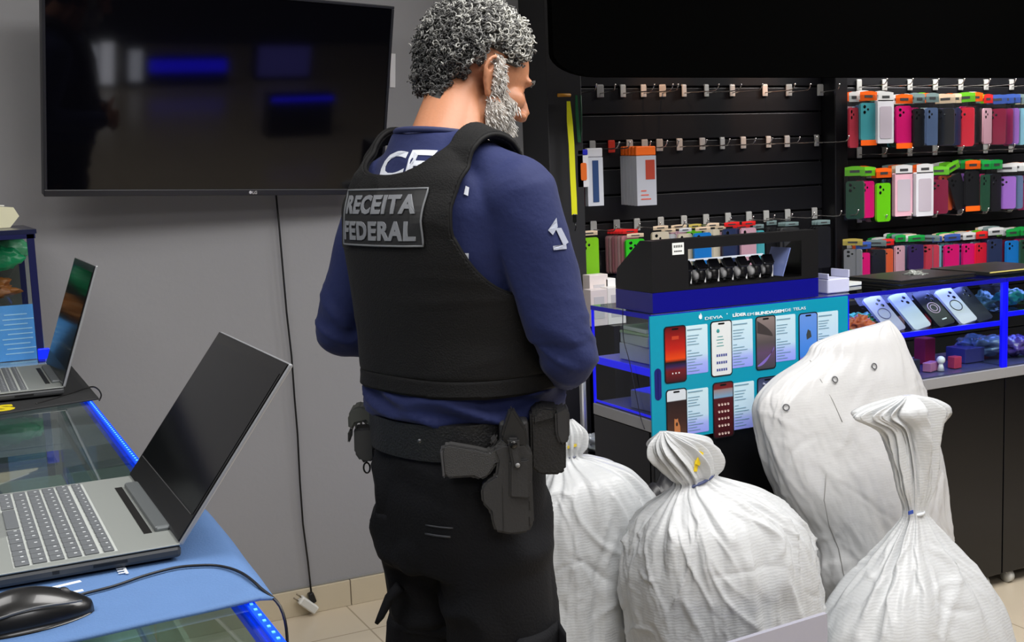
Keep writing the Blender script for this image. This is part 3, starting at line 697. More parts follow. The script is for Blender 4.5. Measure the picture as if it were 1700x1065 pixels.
# (phone xL, yTopAtL, xR, yBotAtR) ; card to its right
W0 = x1-x0
def pos(frac_x, frac_top, wd, ht): return frac_x*W0, (zt-zb)*(1-frac_top), wd, ht
phones = [(522, 268, 665, 600), (808, 235, 945, 560), (1085, 205, 1212, 520), (1350, 185, 1468, 470), (535, 655, 670, 960), (822, 612, 955, 935), (1095, 580, 1225, 900)]
screens = [[(0, (60, 15, 20)), (.2, (110, 20, 25)), (.28, (50, 30, 80)), (.36, (20, 5, 5)), (.42, (225, 70, 10)), (.6, (190, 30, 15)), (1, (90, 10, 15))],
           [(0, (225, 228, 228)), (1, (225, 230, 230))],
           [(0, (70, 65, 68)), (.3, (95, 70, 100)), (.5, (85, 75, 75)), (1, (140, 125, 120))],
           [(0, (150, 60, 160)), (.1, (60, 130, 220)), (1, (105, 150, 225))],
           [(0, (90, 60, 40)), (.4, (60, 35, 28)), (.78, (40, 25, 22)), (.8, (215, 222, 228)), (1, (215, 222, 228))],
           [(0, (60, 12, 20)), (.5, (80, 15, 22)), (.72, (75, 20, 25)), (.74, (120, 160, 190)), (.88, (150, 130, 130)), (.9, (120, 30, 30)), (1, (100, 30, 30))],
           [(0, (70, 80, 105)), (.5, (120, 125, 150)), (1, (50, 55, 90))]]
for i, (a, b_, c, d_) in enumerate(phones):
    pl = sp(a, b_); pr = sp(c, d_); w_ = pr[0]-pl[0]; z1_ = pl[1]; z0_ = pr[1]-.004 if False else pr[1]
    # right px column sits higher for the same z: use measured corners directly
    h_ = z1_-z0_; cxp, czp = (pl[0]+pr[0])/2, (z1_+z0_)/2
    cw = .088
    if i != 3: cw = .082
    card = put('info_card', MB().prism(rrect(cw, h_*.86 if i < 4 else h_*.84, .004, 3, pr[0]+cw/2-.006, czp+.004 if i >= 4 else czp+.007), .0006, Matrix.Translation((0, -.0008, 0))), M_card, sg)
    s = MB()
    for k in range(15):
        zz = czp+h_*.40-k*h_*.052
        wl = .052-.011*((k*5) % 3)-(.016 if k % 4 == 3 else 0)
        if k in (1, 6): continue
        s.box((pr[0]+.004+wl/2, -.0017, zz), (wl, .0004, .0030 if k == 0 else .0018))
    put('text_lines', s, M_ln, card)
    ph = put('phone_print', MB().prism(rrect(w_, h_, .010, 5, cxp, czp), .0006, Matrix.Translation((0, -.0016, 0))), cmat((20, 22, 26), .3), sg)
    sw, sh = w_-.007, h_-.007
    scn = put('screen_print', MB().prism(rrect(sw, sh, .008, 5, cxp, czp), .0004, Matrix.Translation((0, -.0021, 0))), ramp_mat('phone_screen_print', screens[i], 2, .35), ph)
    put('camera_bar', MB().prism(rrect(w_*.3, .005, .0024, 3, cxp, z1_-.009), .0004, Matrix.Translation((0, -.0026, 0))), cmat((8, 8, 8), .3), ph)
    s = MB(); Mx = cmat((235, 235, 235)); nm = 'app_icons'
    if i == 0:
        for k in range(3): s.box((cxp-.011+k*.011, -.0024, z0_+h_*.17), (.004, .0004, .004))
        put('clock_digits', MB().bx(cxp-.012, cxp+.012, -.0026, -.0022, z1_-h_*.24, z1_-h_*.18), cmat((190, 60, 30)), scn)
    if i == 1:
        for r in range(3):
            for k in range(5): s.box((cxp-.016+k*.008, -.0024, z0_+h_*(.12+.13*r)), (.0055, .0004, .0075))
        Mx = cmat((70, 80, 150))
        o2 = MB(); 
        for k in range(4): o2.box((cxp-.005, -.0024, z0_+h_*(.55+.055*k)), (.026-.006*(k % 2), .0004, .002))
        o2.sph((cxp-.012, -.0022, z0_+h_*.82), (.006, .0006, .006), 10); put('text_rows', o2, cmat((60, 150, 150)), scn)
    if i == 2:
        put('swirl', MB().prism([(cxp-sw/2+.002, z0_+.012)]+[(cxp-sw/2+.002+(sw-.006)*t_, z0_+.012+.055*t_**2.2) for t_ in np.linspace(0, 1, 9)]+[(cxp+sw/2-.004-(sw-.006)*t_, z0_+.060-.045*t_**.8) for t_ in np.linspace(0, 1, 9)], .0003, Matrix.Translation((0, -.0024, 0))), cmat((130, 105, 190)), scn)
        put('dark_sweep', MB().prism([(cxp-sw/2+.002, z1_-.012)]+[(cxp-sw/2+.004+(sw-.012)*math.sin(t_*1.5), z1_-.014-.050*t_) for t_ in np.linspace(0, 1, 10)]+[(cxp-sw/2+.002, z1_-.050)], .0003, Matrix.Translation((0, -.0024, 0))), cmat((60, 52, 50)), scn)
    if i == 3:
        put('dark_motif', MB().prism([(cxp-.006, z0_+h_*.45), (cxp+.012, z0_+h_*.5), (cxp+.008, z0_+h_*.62), (cxp-.002, z0_+h_*.66), (cxp-.008, z0_+h_*.55)], .0004, Matrix.Translation((0, -.0026, 0))), cmat((60, 65, 60)), scn)
    if i == 4:
        q = MB().prism([(cxp-.009, z0_+.008), (cxp+.012, z0_+.008), (cxp+.010, z0_+.045), (cxp+.004, z0_+.060), (cxp+.003, z0_+.068), (cxp-.003, z0_+.066), (cxp-.009, z0_+.069), (cxp-.010, z0_+.05)], .0004, Matrix.Translation((0, -.0026, 0)))
        put('dog_picture', q, cmat((190, 120, 70)), scn)
        put('dog_muzzle', MB().sph((cxp-.001, -.0026, z0_+.052), (.004, .0006, .006), 10), cmat((60, 35, 25)), scn)
    if i == 5:
        for r in range(5):
            for k in range(4): s.box((cxp-.0165+k*.011, -.0024, z0_+h_*(.08+(.125*r if r else 0)+.02*(r > 0))), (.0065, .0004, .0065), None, .0015, 1)
        Mx = cmat((215, 190, 180))
    if i == 6:
        put('swirl', MB().tube([(cxp-.018+.03*t_, -.0024, z1_-.02-.06*t_*t_) for t_ in np.linspace(0, 1, 8)], .004, 6), cmat((150, 155, 180)), scn)
    if s.v: put(nm, s, Mx, scn)
for txt, xa, xb, ya, yb, off in (('DEVIA', 776, 886, 212, 206, .0001), ('LÍDER', 946, 1030, 195, 188, .0009), ('EM', 1036, 1076, 190, 186, 0), ('BLINDAGEM', 1084, 1262, 186, 166, .0009), ('DE', 1268, 1304, 164, 160, 0), ('TELAS', 1316, 1394, 158, 150, .0001)):
    me = text_mesh(txt, .02, .0003, off); xs = [v.co.x for v in me.vertices]; ys = [v.co.y for v in me.vertices]
    q0, q1 = sp(xa, ya), sp(xb, yb); hh = .0088
    for v in me.vertices: v.co = (q0[0]+(v.co.x-min(xs))/(max(xs)-min(xs))*(q1[0]-q0[0]), -.0012-v.co.z, (q0[1]+q1[1])/2-.0045+v.co.y/.0146*hh)
    put('lettering', me, cmat((235, 245, 248)), sg)
q = sp(748, 203)
put('logo', MB().prism([(q[0]-.006, q[1]-.002), (q[0]-.002, q[1]-.008), (q[0]+.005, q[1]-.007), (q[0]+.006, q[1]+.001), (q[0]+.001, q[1]+.011), (q[0]-.001, q[1]+.003), (q[0]-.004, q[1]+.006)], .0004, Matrix.Translation((0, -.0012, 0))), cmat((235, 245, 248)), sg)
q = sp(912, 187); put('dot', MB().sph((q[0], -.0008, q[1]), (.002, .0006, .002), 8), cmat((235, 245, 248)), sg)
q0, q1 = sp(466, 525), sp(512, 715)
put('hand_slot', MB().prism(rrect(q1[0]-q0[0], q0[1]-q1[1], .012, 5, (q0[0]+q1[0])/2, (q0[1]+q1[1])/2), .0006, Matrix.Translation((0, -.0008, 0))), cmat((25, 28, 110), .3), sg)

# ------------------------------------------------------------------ watch display
def machine():
    xL, xR, y0, y1 = 1.822, 2.428, 2.785, 2.985; z0 = TOP+.0012
    zt_ = 1.292
    t = thing('watch_display', 'long black slanted display box with slot of watches on counter', 'display', ((xL+xR)/2, y0, z0)); cx = (xL+xR)/2; a, b = xL-cx, xR-cx
    M = mat('satin_black_metal', (14, 14, 16), .4); D = y1-y0
    hb = .058; ht = zt_-z0
    put('base', MB().prism([(-.0, 0), (D, 0), (D, hb), (.0, hb)], b-a, Matrix(((0, 1, 0, a), (1, 0, 0, 0), (0, 0, 1, 0), (0, 0, 0, 1)))), mat('blue_black_metal', (14, 14, 130), .25, coat=.4), t)
    Mx = lambda off: Matrix(((0, 1, 0, off), (1, 0, 0, 0), (0, 0, 1, 0), (0, 0, 0, 1)))
    prof = [(0, hb+.001), (D, hb+.001), (D-.01, hb+.06), (.060, ht), (0, ht)]
    put('end_panel', MB().prism(prof, .006, Mx(a)), M, t); put('end_panel', MB().prism(prof, .006, Mx(b-.006)), M, t)
    # slanted front frame with a window
    def fp(u, v): return (a+.006+(b-a-.012)*u, .0, hb+.001+(ht-hb-.001)*v)
    def quad(u0, u1, v0, v1, th=.004):
        s = MB(); P = [fp(u0, v0), fp(u1, v0), fp(u1, v1), fp(u0, v1)]
        Q = [(x, y+th, z-th*.2) for x, y, z in P]
        s.add(P+Q, [(0, 1, 2, 3), (7, 6, 5, 4), (0, 4, 5, 1), (1, 5, 6, 2), (2, 6, 7, 3), (3, 7, 4, 0)]); return s
    wu0, wu1, wv0, wv1 = .20, .90, .06, .80
    for q in ((0, wu0, 0, 1), (wu1, 1, 0, 1), (wu0, wu1, 0, wv0), (wu0, wu1, wv1, 1)): put('front_frame', quad(*q), M, t)
    put('top_panel', MB().bx(a+.006, b-.006, .0045, .060, ht-.004, ht), M, t)
    put('tray', MB().bx(a+.006, b-.006, .02, D-.02, hb+.002, hb+.006), M, t)
    put('back_rail', MB().bx(a+.006, b-.006, D-.03, D-.02, hb+.006, hb+.03), M, t)
    st = put('barcode_label', MB().box((a+.090, -.0008, ht-.026), (.040, .001, .034)), cmat((235, 238, 235)), t)
    s = MB()
    for k in range(5):
        s.box((a+.077+k*.0062, -.0016, ht-.019), (.0035, .0006, .007)); s.box((a+.078+k*.0055, -.0016, ht-.033), (.004, .0006, .004))
    put('label_print', s, cmat((60, 60, 60)), st)
    put('white_light_bar', MB().box((cx*0+.0, .085, ht-.07), ((b-a)*.52, .006, .006)), mat('slot_light', (235, 240, 245), .3, emit=(240, 245, 255), estr=.7), t)
    put('acrylic_divider', MB().box((b-.11, .06, hb+.055), (.003, .09, .09), (0, .35, 0)), mat('blue_tinted_acrylic', (120, 135, 190), .15), t)
    return t, cx, y0, z0, hb
t, cx, y0, z0, hb = machine()
wt = None
for k in range(7):
    x = 1.822+.006+.594*(.245+.085*k)
    lab = ['leftmost', 'second from left', 'third from left', 'middle', 'third from right', 'second from right', 'rightmost'][k]+' black smart watch in the slot of black display box'
    if wt is None:
        wt = thing('smart_watch', lab, 'watch', (x, y0+.065, z0+hb+.0065), (0, 0, 0), 'watches in the display slot')
        ring = [(0, .024*math.cos(a), .030+.026*math.sin(a)) for a in np.linspace(-2.3, 4.0, 22)]
        s = MB(); n = len(ring); hw = .011
        vs = []; 
        for (xx, yy, zz) in ring:
            c_ = Vector((0, 0, .030)); d = (Vector((0, yy, zz))-c_).normalized()
            for sx, so in ((-hw, 0), (hw, 0), (hw, .0028), (-hw, .0028)): q = Vector((sx, yy, zz))+d*so; vs.append(q)
        fs = [(i*4+k2, i*4+(k2+1) % 4, (i+1)*4+(k2+1) % 4, (i+1)*4+k2) for i in range(n-1) for k2 in range(4)]+[(3, 2, 1, 0), (n*4-4, n*4-3, n*4-2, n*4-1)]
        s.add(vs, fs, True); put('strap', s, cmat((16, 16, 18), .3), wt)
        put('watch_body', MB().box((0, -.014, .056), (.036, .013, .036), (-.7, 0, 0), .006), mat('watch_dark_metal', (60, 62, 66), .2, .7), wt)
        put('watch_glass', MB().box((0, -.0205, .0616), (.031, .002, .031), (-.7, 0, 0), .0008), cmat((12, 12, 16), .08), wt)
        put('cushion', MB().cyl((-.013, 0, .028), (.013, 0, .028), .016), cmat((190, 190, 192)), wt)
        put('price_tab', MB().box((.013, -.02, .028), (.005, .002, .045), None, .0008), cmat((220, 222, 222), .2), wt)
    else: dup(wt, (x, y0+.065, z0+hb+.0065), (0, 0, rnd.uniform(-.25, .25)), None, lab)
# ------------------------------------------------------------------ hooks on the slatwall
SY = 3.838
M_chr = mat('hook_chrome', (200, 195, 190), .2, .9)
M_plate = mat('hook_plate', (175, 175, 172), .35)
HK = None
def hook(px_, z, label, group, yaw=0, L=.16, plate=None):
    global HK
    x = aty(px_, 200, SY).x if not isinstance(px_, Vector) else px_.x
    if HK is None:
        HK = thing('slatwall_hook', label, 'hook', (x, SY-.001, z), (0, 0, yaw), group)
        put('plate', MB().box((0, -.004, 0), (.028, .005, .045), None, .002).box((0, -.002, .022), (.024, .008, .006), None, .001), M_plate, HK)
        put('wire', MB().tube([(0, -.006, -.008), (0, -.05, -.009), (0, -.12, -.010), (0, -.152, -.008), (0, -.162, .002), (0, -.165, .010)], .0022, 8), M_chr, HK)
        put('tip', MB().sph((0, -.165, .011), .0042, 10), M_chr, HK)
        return HK
    return dup(HK, (x, SY-.001, z), (0, 0, yaw), None, label, group)
gA = 'empty hooks of the upper row'; gB = 'hooks of the middle row'; gC = 'hooks of the lower row'
def nth(i, n, what):
    o = ['first', 'second', 'third', 'fourth', 'fifth', 'sixth', 'seventh', 'eighth', 'ninth', 'tenth', 'eleventh', 'twelfth', 'thirteenth', 'fourteenth']
    return (o[i] if i < n-i else ('last' if i == n-1 else o[n-1-i]+' from right'))
rowA = [958, 997, 1034, 1068, 1100, 1135, 1172, 1215, 1269, 1309, 1361]
for i, x in enumerate(rowA):
    hook(x, 1.79, 'chrome hook in upper slatwall row below the fascia, '+nth(i, len(rowA), '')+(' from left' if i < 6 else ''), gA, rnd.uniform(-.25, .35))
rowB = [981, 1013, 1043, 1068, 1093, 1126, 1164, 1197, 1232, 1274, 1305, 1354]
for i, x in enumerate(rowB):
    h = hook(x, 1.583, 'chrome hook in middle slatwall row, '+nth(i, len(rowB), '')+(' from left' if i < 6 else '')+(', with red plate' if i == 1 else ''), gB, rnd.uniform(-.15, .35))
    if i == 1:
        for c in h.children:
            if c.name.startswith('plate'): omat(c, cmat((235, 60, 40))); c['label'] = 'red hook plate'
rowC = [979, 1018, 1052, 1092, 1131, 1168, 1205, 1240, 1269, 1305, 1350, 1378]
for i, x in enumerate(rowC):
    hook(x, 1.282, 'hook in lower slatwall row behind phone cases, '+nth(i, len(rowC), '')+(' from left' if i < 6 else ''), gC, 0)
for r, z in enumerate((1.81, 1.527, 1.253)):
    for i in range(7):
        X = aty(1425+i*42, 200, SY)
        hook(X, z, 'hook in %s row of right slatwall, %s' % (['top', 'middle', 'bottom'][r], nth(i, 7, '')+(' from left' if i < 4 else '')), 'hooks of the right slatwall, %s row' % ['top', 'middle', 'bottom'][r], 0)

# ------------------------------------------------------------------ hanging phone case packs
M_bag = glass('clear_bag_plastic', (.93, .94, .94), 1.45, .12, .03)
CASE2 = MB().prism(rrect(.074, .150, .011), .010).mesh('phone_case')
HDR = MB().prism([(-.041, -.012), (.041, -.012), (.041, .022), (.012, .026), (-.012, .026), (-.041, .022)], .0012).mesh('header_card')
BAG = MB().prism(rrect(.088, .198, .003, 2, 0, -.088), .0006).mesh('plastic_bag')
FTR = MB().prism(rrect(.078, .022, .002, 2, 0, -.180), .0012).mesh('footer_label')
def pack(x, y, z, c, hc, label, group, sx=1, sz=1, fc=None, rot=0, yaw=0, cams=True, box=None, hs=1):
    """z is the top of the pack"""
    e = thing('phone_case_pack', label, 'phone case', (x, y, z-.026*sz), (0, rot, yaw), group); e.scale = (sx, 1, sz)
    if box is None:
        b = put('phone_case', CASE2, None, e); b.location = (0, .0015, -.096-(.012 if fc is None else 0)+.024*(1-hs)*2)
        if not CASE2.materials: CASE2.materials.append(cmat((200, 200, 200)))
        omat(b, cmat(c, .38))
        if cams:
            q = put('camera_cutouts', CAMM, None, b); q.location = (-.038 if cams == 'L' else 0, 0, 0) if False else (0, 0, .004); q.scale = (-1, 1, 1)
            if not CAMM.materials: CAMM.materials.append(cmat((14, 14, 16), .2))
    else:
        b = put('carton', MB().prism(rrect(.086, .175, .004, 2, 0, -.095), .018), None, e); b.data.materials.append(cmat((200, 200, 200))); omat(b, cmat(c, .5))
        put('window', MB().prism(rrect(.064, .13, .008, 3, 0, -.098), .0008, Matrix.Translation((0, -.0008, 0))), cmat(box), b)
    h = put('header_card', HDR, None, e); h.scale = (.8 if hs < 1 else 1, 1, hs); h.location = (0, 0, .012*(1-hs))
    if not HDR.materials: HDR.materials.append(cmat((200, 200, 200)))
    omat(h, cmat(hc, .35))
    put('header_print', HPR, None, h)
    if box is None: put('plastic_bag', BAG, M_bag, e).location = (0, -.0008, 0)
    if fc is not None:
        f = put('footer_label', FTR, None, e); f.location = (0, -.0022, 0)
        if not FTR.materials: FTR.materials.append(cmat((200, 200, 200)))
        omat(f, cmat(fc, .4))
    return e
HPR = MB().box((0, -.0004, .005), (.04, .0006, .010)).mesh('header_print'); HPR.materials.append(cmat((60, 60, 62)))
cn = {'P': 'hot pink', 'T': 'teal', 'W': 'white', 'K': 'black', 'S': 'slate blue', 'N': 'navy', 'C': 'crimson', 'L': 'lime green', 'Q': 'pale pink', 'G': 'grey', 'O': 'coral', 'V': 'dark purple', 'I': 'lilac', 'U': 'light blue', 'R': 'red', 'B': 'bright blue', 'D': 'dark green', 'M': 'dark magenta', 'A': 'salmon', 'Y': 'cream', 'E': 'brown'}
cc = {'P': (240, 20, 125), 'T': (85, 185, 195), 'W': (215, 215, 220), 'K': (30, 30, 34), 'S': (92, 112, 150), 'N': (45, 58, 98), 'C': (140, 20, 60), 'L': (120, 225, 20), 'Q': (225, 175, 190), 'G': (150, 150, 155), 'O': (240, 105, 60), 'V': (60, 40, 95), 'I': (165, 110, 205), 'U': (140, 195, 215), 'R': (235, 30, 60), 'B': (25, 135, 225), 'D': (40, 80, 60), 'M': (160, 40, 95), 'A': (225, 70, 90), 'Y': (235, 220, 195), 'E': (120, 80, 60)}
hcn = {'o': (250, 100, 20), 'g': (30, 160, 70), 'l': (110, 200, 40), 'w': (215, 215, 215), 'c': (120, 140, 140), 'r': (230, 40, 40), 'y': (200, 180, 90), 'b': (60, 90, 170), 'e': (230, 205, 175)}
# (xl, xr, ytop, ybot, case, header, footer/None, opts)
ROW1 = [(1409, 1427, 152, 240, 'A', 'w', None), (1427, 1457, 151, 233, 'T', 'o', 'o'), (1457, 1484, 152, 233, 'W', 'w', None, 'box'), (1486, 1516, 156, 238, 'P', 'o', 'o'), (1517, 1536, 155, 238, 'K', 'c', None), (1537, 1559, 154, 236, 'S', 'c', None), (1562, 1576, 156, 236, 'K', 'e', None), (1577, 1597, 155, 236, 'N', 'e', None), (1597, 1607, 153, 238, 'R', 'l', None), (1608, 1632, 153, 232, 'K', 'o', None), (1633, 1648, 156, 234, 'Q', 'r', None), (1649, 1660, 157, 235, 'C', 'b', None), (1660, 1673, 157, 235, 'M', 'b', None), (1673, 1681, 156, 235, 'I', 'b', None), (1682, 1693, 156, 236, 'U', 'c', None), (1694, 1712, 157, 236, 'D', 'c', None)]
ROW2 = [(1411, 1427, 276, 358, 'D', 'l', None), (1428, 1454, 277, 356, 'P', 'l', None), (1454, 1481, 279, 362, 'L', 'o', None), (1483, 1518, 274, 353, 'Q', 'w', None, 'box'), (1521, 1550, 272, 353, 'W', 'w', None, 'box'), (1551, 1566, 276, 350, 'C', 'l', None), (1568, 1594, 270, 345, 'K', 'l', None, 'tilt'), (1602, 1628, 266, 342, 'K', 'o', 'o'), (1630, 1645, 266, 345, 'D', 'g', None), (1645, 1664, 265, 345, 'K', 'g', None), (1665, 1678, 272, 342, 'I', 'w', None), (1679, 1688, 270, 342, 'S', 'w', None), (1689, 1712, 270, 343, 'M', 'w', None)]
ROW3 = [(1411, 1420, 396, 455, 'G', 'y', None), (1420, 1447, 402, 463, 'P', 'b', None), (1448, 1461, 398, 452, 'K', 'c', None), (1461, 1485, 397, 452, 'O', 'r', None), (1486, 1504, 390, 450, 'Q', 'g', None), (1506, 1537, 391, 443, 'V', 'g', None), (1539, 1548, 390, 445, 'A', 'c', None), (1548, 1564, 392, 444, 'U', 'b', None), (1567, 1595, 389, 447, 'P', 'b', None), (1598, 1620, 386, 448, 'P', 'w', None), (1620, 1640, 384, 448, 'R', 'r', None), (1640, 1666, 378, 443, 'N', 'w', None), (1670, 1693, 380, 445, 'B', 'g', None), (1694, 1712, 378, 444, 'D', 'g', None)]
used = {}
def uniq(l):
    used[l] = used.get(l, 0)+1
    return l
def place_row(rows, rname, Yf, depth, zs=None):
    for i, r in enumerate(rows):
        xl, xr, yt, yb, c, h, f = r[:7]; opt = r[7] if len(r) > 7 else ''
        Y = Yf-.012*(i % 3)
        a = aty(xl, yt, Y); b = aty(xr, yb, Y); wd = max(b.x-a.x, .02); full = .088
        sx = min(1.15, wd/full) if wd > .055 else 1.0
        yaw = 0
        if wd <= .055: yaw = -.9 if i % 2 else -1.0; sx = 1.0
        ht = a.z-b.z; sz = ht/.198
        xc = (a.x+b.x)/2
        nb = [cn[rows[i-1][4]], cn[rows[i+1][4]] if i+1 < len(rows) else 'frame edge'] if i > 0 else ['divider', cn[rows[1][4]]]
        place = 'front of right %s row, between %s and %s' % (rname, nb[0], nb[1])
        pack(xc, Y, a.z, cc[c], hcn[h], '%s phone case pack, %s' % (cn[c], place), 'front phone case packs in the %s row' % rname, sx, sz, hcn[f] if f else None, -.38 if opt == 'tilt' else 0, yaw, box=(185, 175, 185) if opt == 'box' else None)
        if yaw == 0:
            for k in range(1, 4 if i else 1):
                c2 = rnd.choice('KNCPQGTSVIDMOUW'); h2 = rnd.choice('ogwclwe')
                pack(xc+rnd.uniform(-.008, .008), Y+.026*k, a.z+rnd.uniform(-.001, .005), cc[c2], hcn[h2], '%s phone case pack %s behind the %s one of right %s row' % (cn[c2], ['', 'directly', 'second', 'third'][k], (cn[c]+' '+(nb[0] if k else '')).replace(' ', ' pack next to ', 1) if False else cn[c]+' front', rname), 'rear phone case packs in the %s row' % rname, sx*.98, sz, None, 0, rnd.uniform(-.12, .12), cams=(k == 1))
place_row(ROW1, 'top', 3.70, 3)
place_row(ROW2, 'middle', 3.70, 3)
place_row(ROW3, 'bottom', 3.70, 3)

# lower row of the left slatwall
def lp(xl, xr, yt, yb, Y, c, h, label, group, **k):
    a = aty(xl, yt, Y); b = aty(xr, yb, Y); wd = b.x-a.x
    return pack((a.x+b.x)/2, Y, a.z, cc[c] if isinstance(c, str) else c, hcn[h], label, group, wd/.088, (a.z-b.z)/.198, hs=.45, **k)
gl = 'phone case packs in lower row of left slatwall'
lp(960, 999, 380, 470, 3.68, (150, 225, 30), 'e', 'yellow green phone case pack beside the officer sleeve', gl)
for k in range(6):
    lp(1004+k*5, 1040+k*5, 378, 458, 3.79-.022*k, [(225, 160, 165), (235, 190, 190), (215, 140, 150)][k % 3], 'r', 'pinkish phone case pack, %s in fan of packs behind bright green one' % ['deepest', 'second deepest', 'third deepest', 'third nearest', 'second nearest', 'nearest'][k], gl, cams=False)
lp(1036, 1075, 385, 460, 3.655, (60, 225, 40), 'e', 'bright green phone case pack left of black watch display top', gl)
seq = [(1080, 1112, 'Y', 'e'), (1094, 1124, 'W', 'e'), (1110, 1142, 'Q', 'e'), (1124, 1150, 'Y', 'w'), (1140, 1166, 'L', 'y'), (1150, 1182, 'B', 'e'), (1168, 1196, 'Y', 'e'), (1184, 1206, 'Q', 'e'), (1198, 1230, 'N', 'r'), (1212, 1248, 'E', 'r'), (1228, 1256, 'Q', 'r'), (1247, 1269, 'T', 'c'), (1270, 1290, 'K', 'c')]
for i, (a, b, c, h) in enumerate(seq):
    lp(a, b+3, 372-i*.8+(i % 2)*6, 452, 3.66+.02*((i*2) % 5), c, h, '%s phone case pack above black watch display, between %s and %s ones' % (cn[c], cn[seq[i-1][2]] if i else 'bright green', cn[seq[i+1][2]] if i+1 < len(seq) else 'silver grey'), gl)
for k in range(4):
    lp(1288+k*4, 1318+k*4, 366, 440, 3.76-.025*k, [(120, 118, 120), (60, 60, 62)][k % 2], 'c', 'silver grey phone case pack, %s of stack near divider' % ['rearmost', 'second from back', 'second from front', 'front'][k], gl)
for k in range(3):
    lp(1344+k*5, 1374+k*4, 362, 450, 3.77-.03*k, 'K', 'c', 'black phone case pack, %s of black stack by divider' % ['rear', 'middle', 'front'][k], gl, cams=False)
# middle row of the left slatwall
def hbox(name, xl, xr, yt, yb, Y, body, band, label, win=None, th=.022, group=None):
    a = aty(xl, yt, Y); b = aty(xr, yb, Y); w_ = b.x-a.x; h_ = a.z-b.z
    e = thing(name, label, 'boxed case', ((a.x+b.x)/2, Y, b.z), (0, 0, 0), group)
    put('carton', MB().bx(-w_/2, w_/2, 0, th, 0, h_*.84, .001), cmat(body), e)
    put('hang_tab', MB().bx(-w_/2, w_/2, 0, th*.9, h_*.845, h_, .004), cmat(band), e)
    if win:
        put('picture', MB().bx(-w_*.05, w_*.42, -.0008, -.0002, h_*.44, h_*.77), cmat(win), e)
        s = MB()
        for k in range(3): s.bx(-w_*.3, w_*.2-.01*k, -.0008, -.0002, h_*(.10+.07*k), h_*(.12+.07*k))
        put('print', s, cmat((215, 90, 70)), e)
    return e
for k in range(5):
    hbox('boxed_phone_case', 1034+k*5.5, 1066+k*6.2, 243, 338+k*.5, 3.76-.024*k, (182, 184, 192), (250, 110, 20), 'grey boxed case with orange tab, %s of five on middle row' % ['rearmost', 'second from back', 'middle', 'second from front', 'front'][k], (170, 60, 40) if k == 4 else None, group='orange tabbed boxed cases')
e = hbox('boxed_phone_case', 974, 1003, 246, 341, 3.70, (215, 218, 225), (225, 225, 228), 'white boxed item with navy stripe hanging by yellow lanyard')
a = aty(983, 262, 3.699); b = aty(995, 335, 3.699)
put('navy_stripe', MB().bx(a.x-e.location.x, b.x-e.location.x, -.002, -.0005, .014, .165), cmat((40, 70, 120)), e)
e = hbox('boxed_phone_case', 958, 978, 248, 310, 3.66, (225, 226, 230), (25, 35, 190), 'small white card with orange phone case and blue top')
put('orange_case', MB().prism(rrect(.024, .062, .006, 3, 0, .055), .003, Matrix.Translation((.001, -.0032, 0))), cmat((235, 110, 30)), e)
e = hbox('boxed_phone_case', 957, 978, 300, 342, 3.78, (90, 25, 25), (60, 20, 20), 'dark red pack hanging behind the small white card')
# lanyards
def lanyard(name, label, P, w_, c):
    e = thing(name, label, 'lanyard', P[0]); o0 = P[0]; vs = []; 
    for i, p in enumerate(P):
        ww = w_*(1 if i else .6)
        q = p-o0
        vs += [(q.x-ww/2, q.y, q.z), (q.x+ww/2, q.y, q.z), (q.x+ww/2, q.y+.002, q.z), (q.x-ww/2, q.y+.002, q.z)]
    n = len(P); fs = [(i*4+k, i*4+(k+1) % 4, i*4+4+(k+1) % 4, i*4+4+k) for i in range(n-1) for k in range(4)]+[(3, 2, 1, 0), (4*n-4, 4*n-3, 4*n-2, 4*n-1)]
    put('strap', MB().add(vs, fs), cmat(c), e); return e
L = [(944, 168), (946, 200), (949, 240), (951, 290), (953, 330), (954, 356)]
e = lanyard('lanyard', 'yellow lanyard hanging at left edge of the slatwall', [aty(x, y, 3.60) for x, y in L], .022, (225, 225, 20))
q = aty(954, 362, 3.60)-e.location; put('clasp', MB().box(q, (.014, .006, .03), None, .002).tube([q+Vector((0, 0, -.015)), q+Vector((.004, 0, -.03)), q+Vector((0, 0, -.045))], .0022), cmat((20, 22, 20), .2), e)
L = [(957, 158), (958, 190), (960, 215), (962, 236)]
e = lanyard('lanyard', 'dark green lanyard hanging beside the yellow one', [aty(x, y, 3.64) for x, y in L], .013, (15, 90, 50))
L = [(964, 158), (965, 190), (965, 215), (963, 236)]
P2 = [aty(x, y, 3.645)-e.location for x, y in L]
put('strap', MB().tube(P2, .0035, 6), cmat((20, 70, 45)), e)
o = put('orange_hook_bar', MB().cyl((0, 0, 0), (.05, 0, 0), .006), cmat((190, 130, 20))); o.location = aty(926, 158, 3.64); tag(o, 'short orange yellow bar at the dark column beside lanyards', 'bar')
# ------------------------------------------------------------------ sacks
def sack_mat(name, col, weave=.10):
    M = mat(name, col, .38, bump=.25, bscale=9, spec=.45, var=.04, vscale=5)
    nt = M.node_tree; b = nt.nodes['Principled BSDF']
    bp = [n for n in nt.nodes if n.type == 'BUMP'][0]; bp.inputs['Distance'].default_value = .02
    tc = [n for n in nt.nodes if n.type == 'TEX_COORD'][0]
    wv = nt.nodes.new('ShaderNodeTexWave'); wv.bands_direction = 'Z'; wv.inputs['Scale'].default_value = 42; wv.inputs['Distortion'].default_value = 5; wv.inputs['Detail'].default_value = 3; wv.inputs['Detail Scale'].default_value = 1.5
    nt.links.new(tc.outputs['Object'], wv.inputs['Vector'])
    b2 = nt.nodes.new('ShaderNodeBump'); b2.inputs['Strength'].default_value = weave; b2.inputs['Distance'].default_value = .003
    nt.links.new(wv.outputs['Fac'], b2.inputs['Height']); nt.links.new(bp.outputs[0], b2.inputs['Normal']); nt.links.new(b2.outputs[0], b.inputs['Normal'])
    b.inputs['Transmission Weight'].default_value = 0
    return M
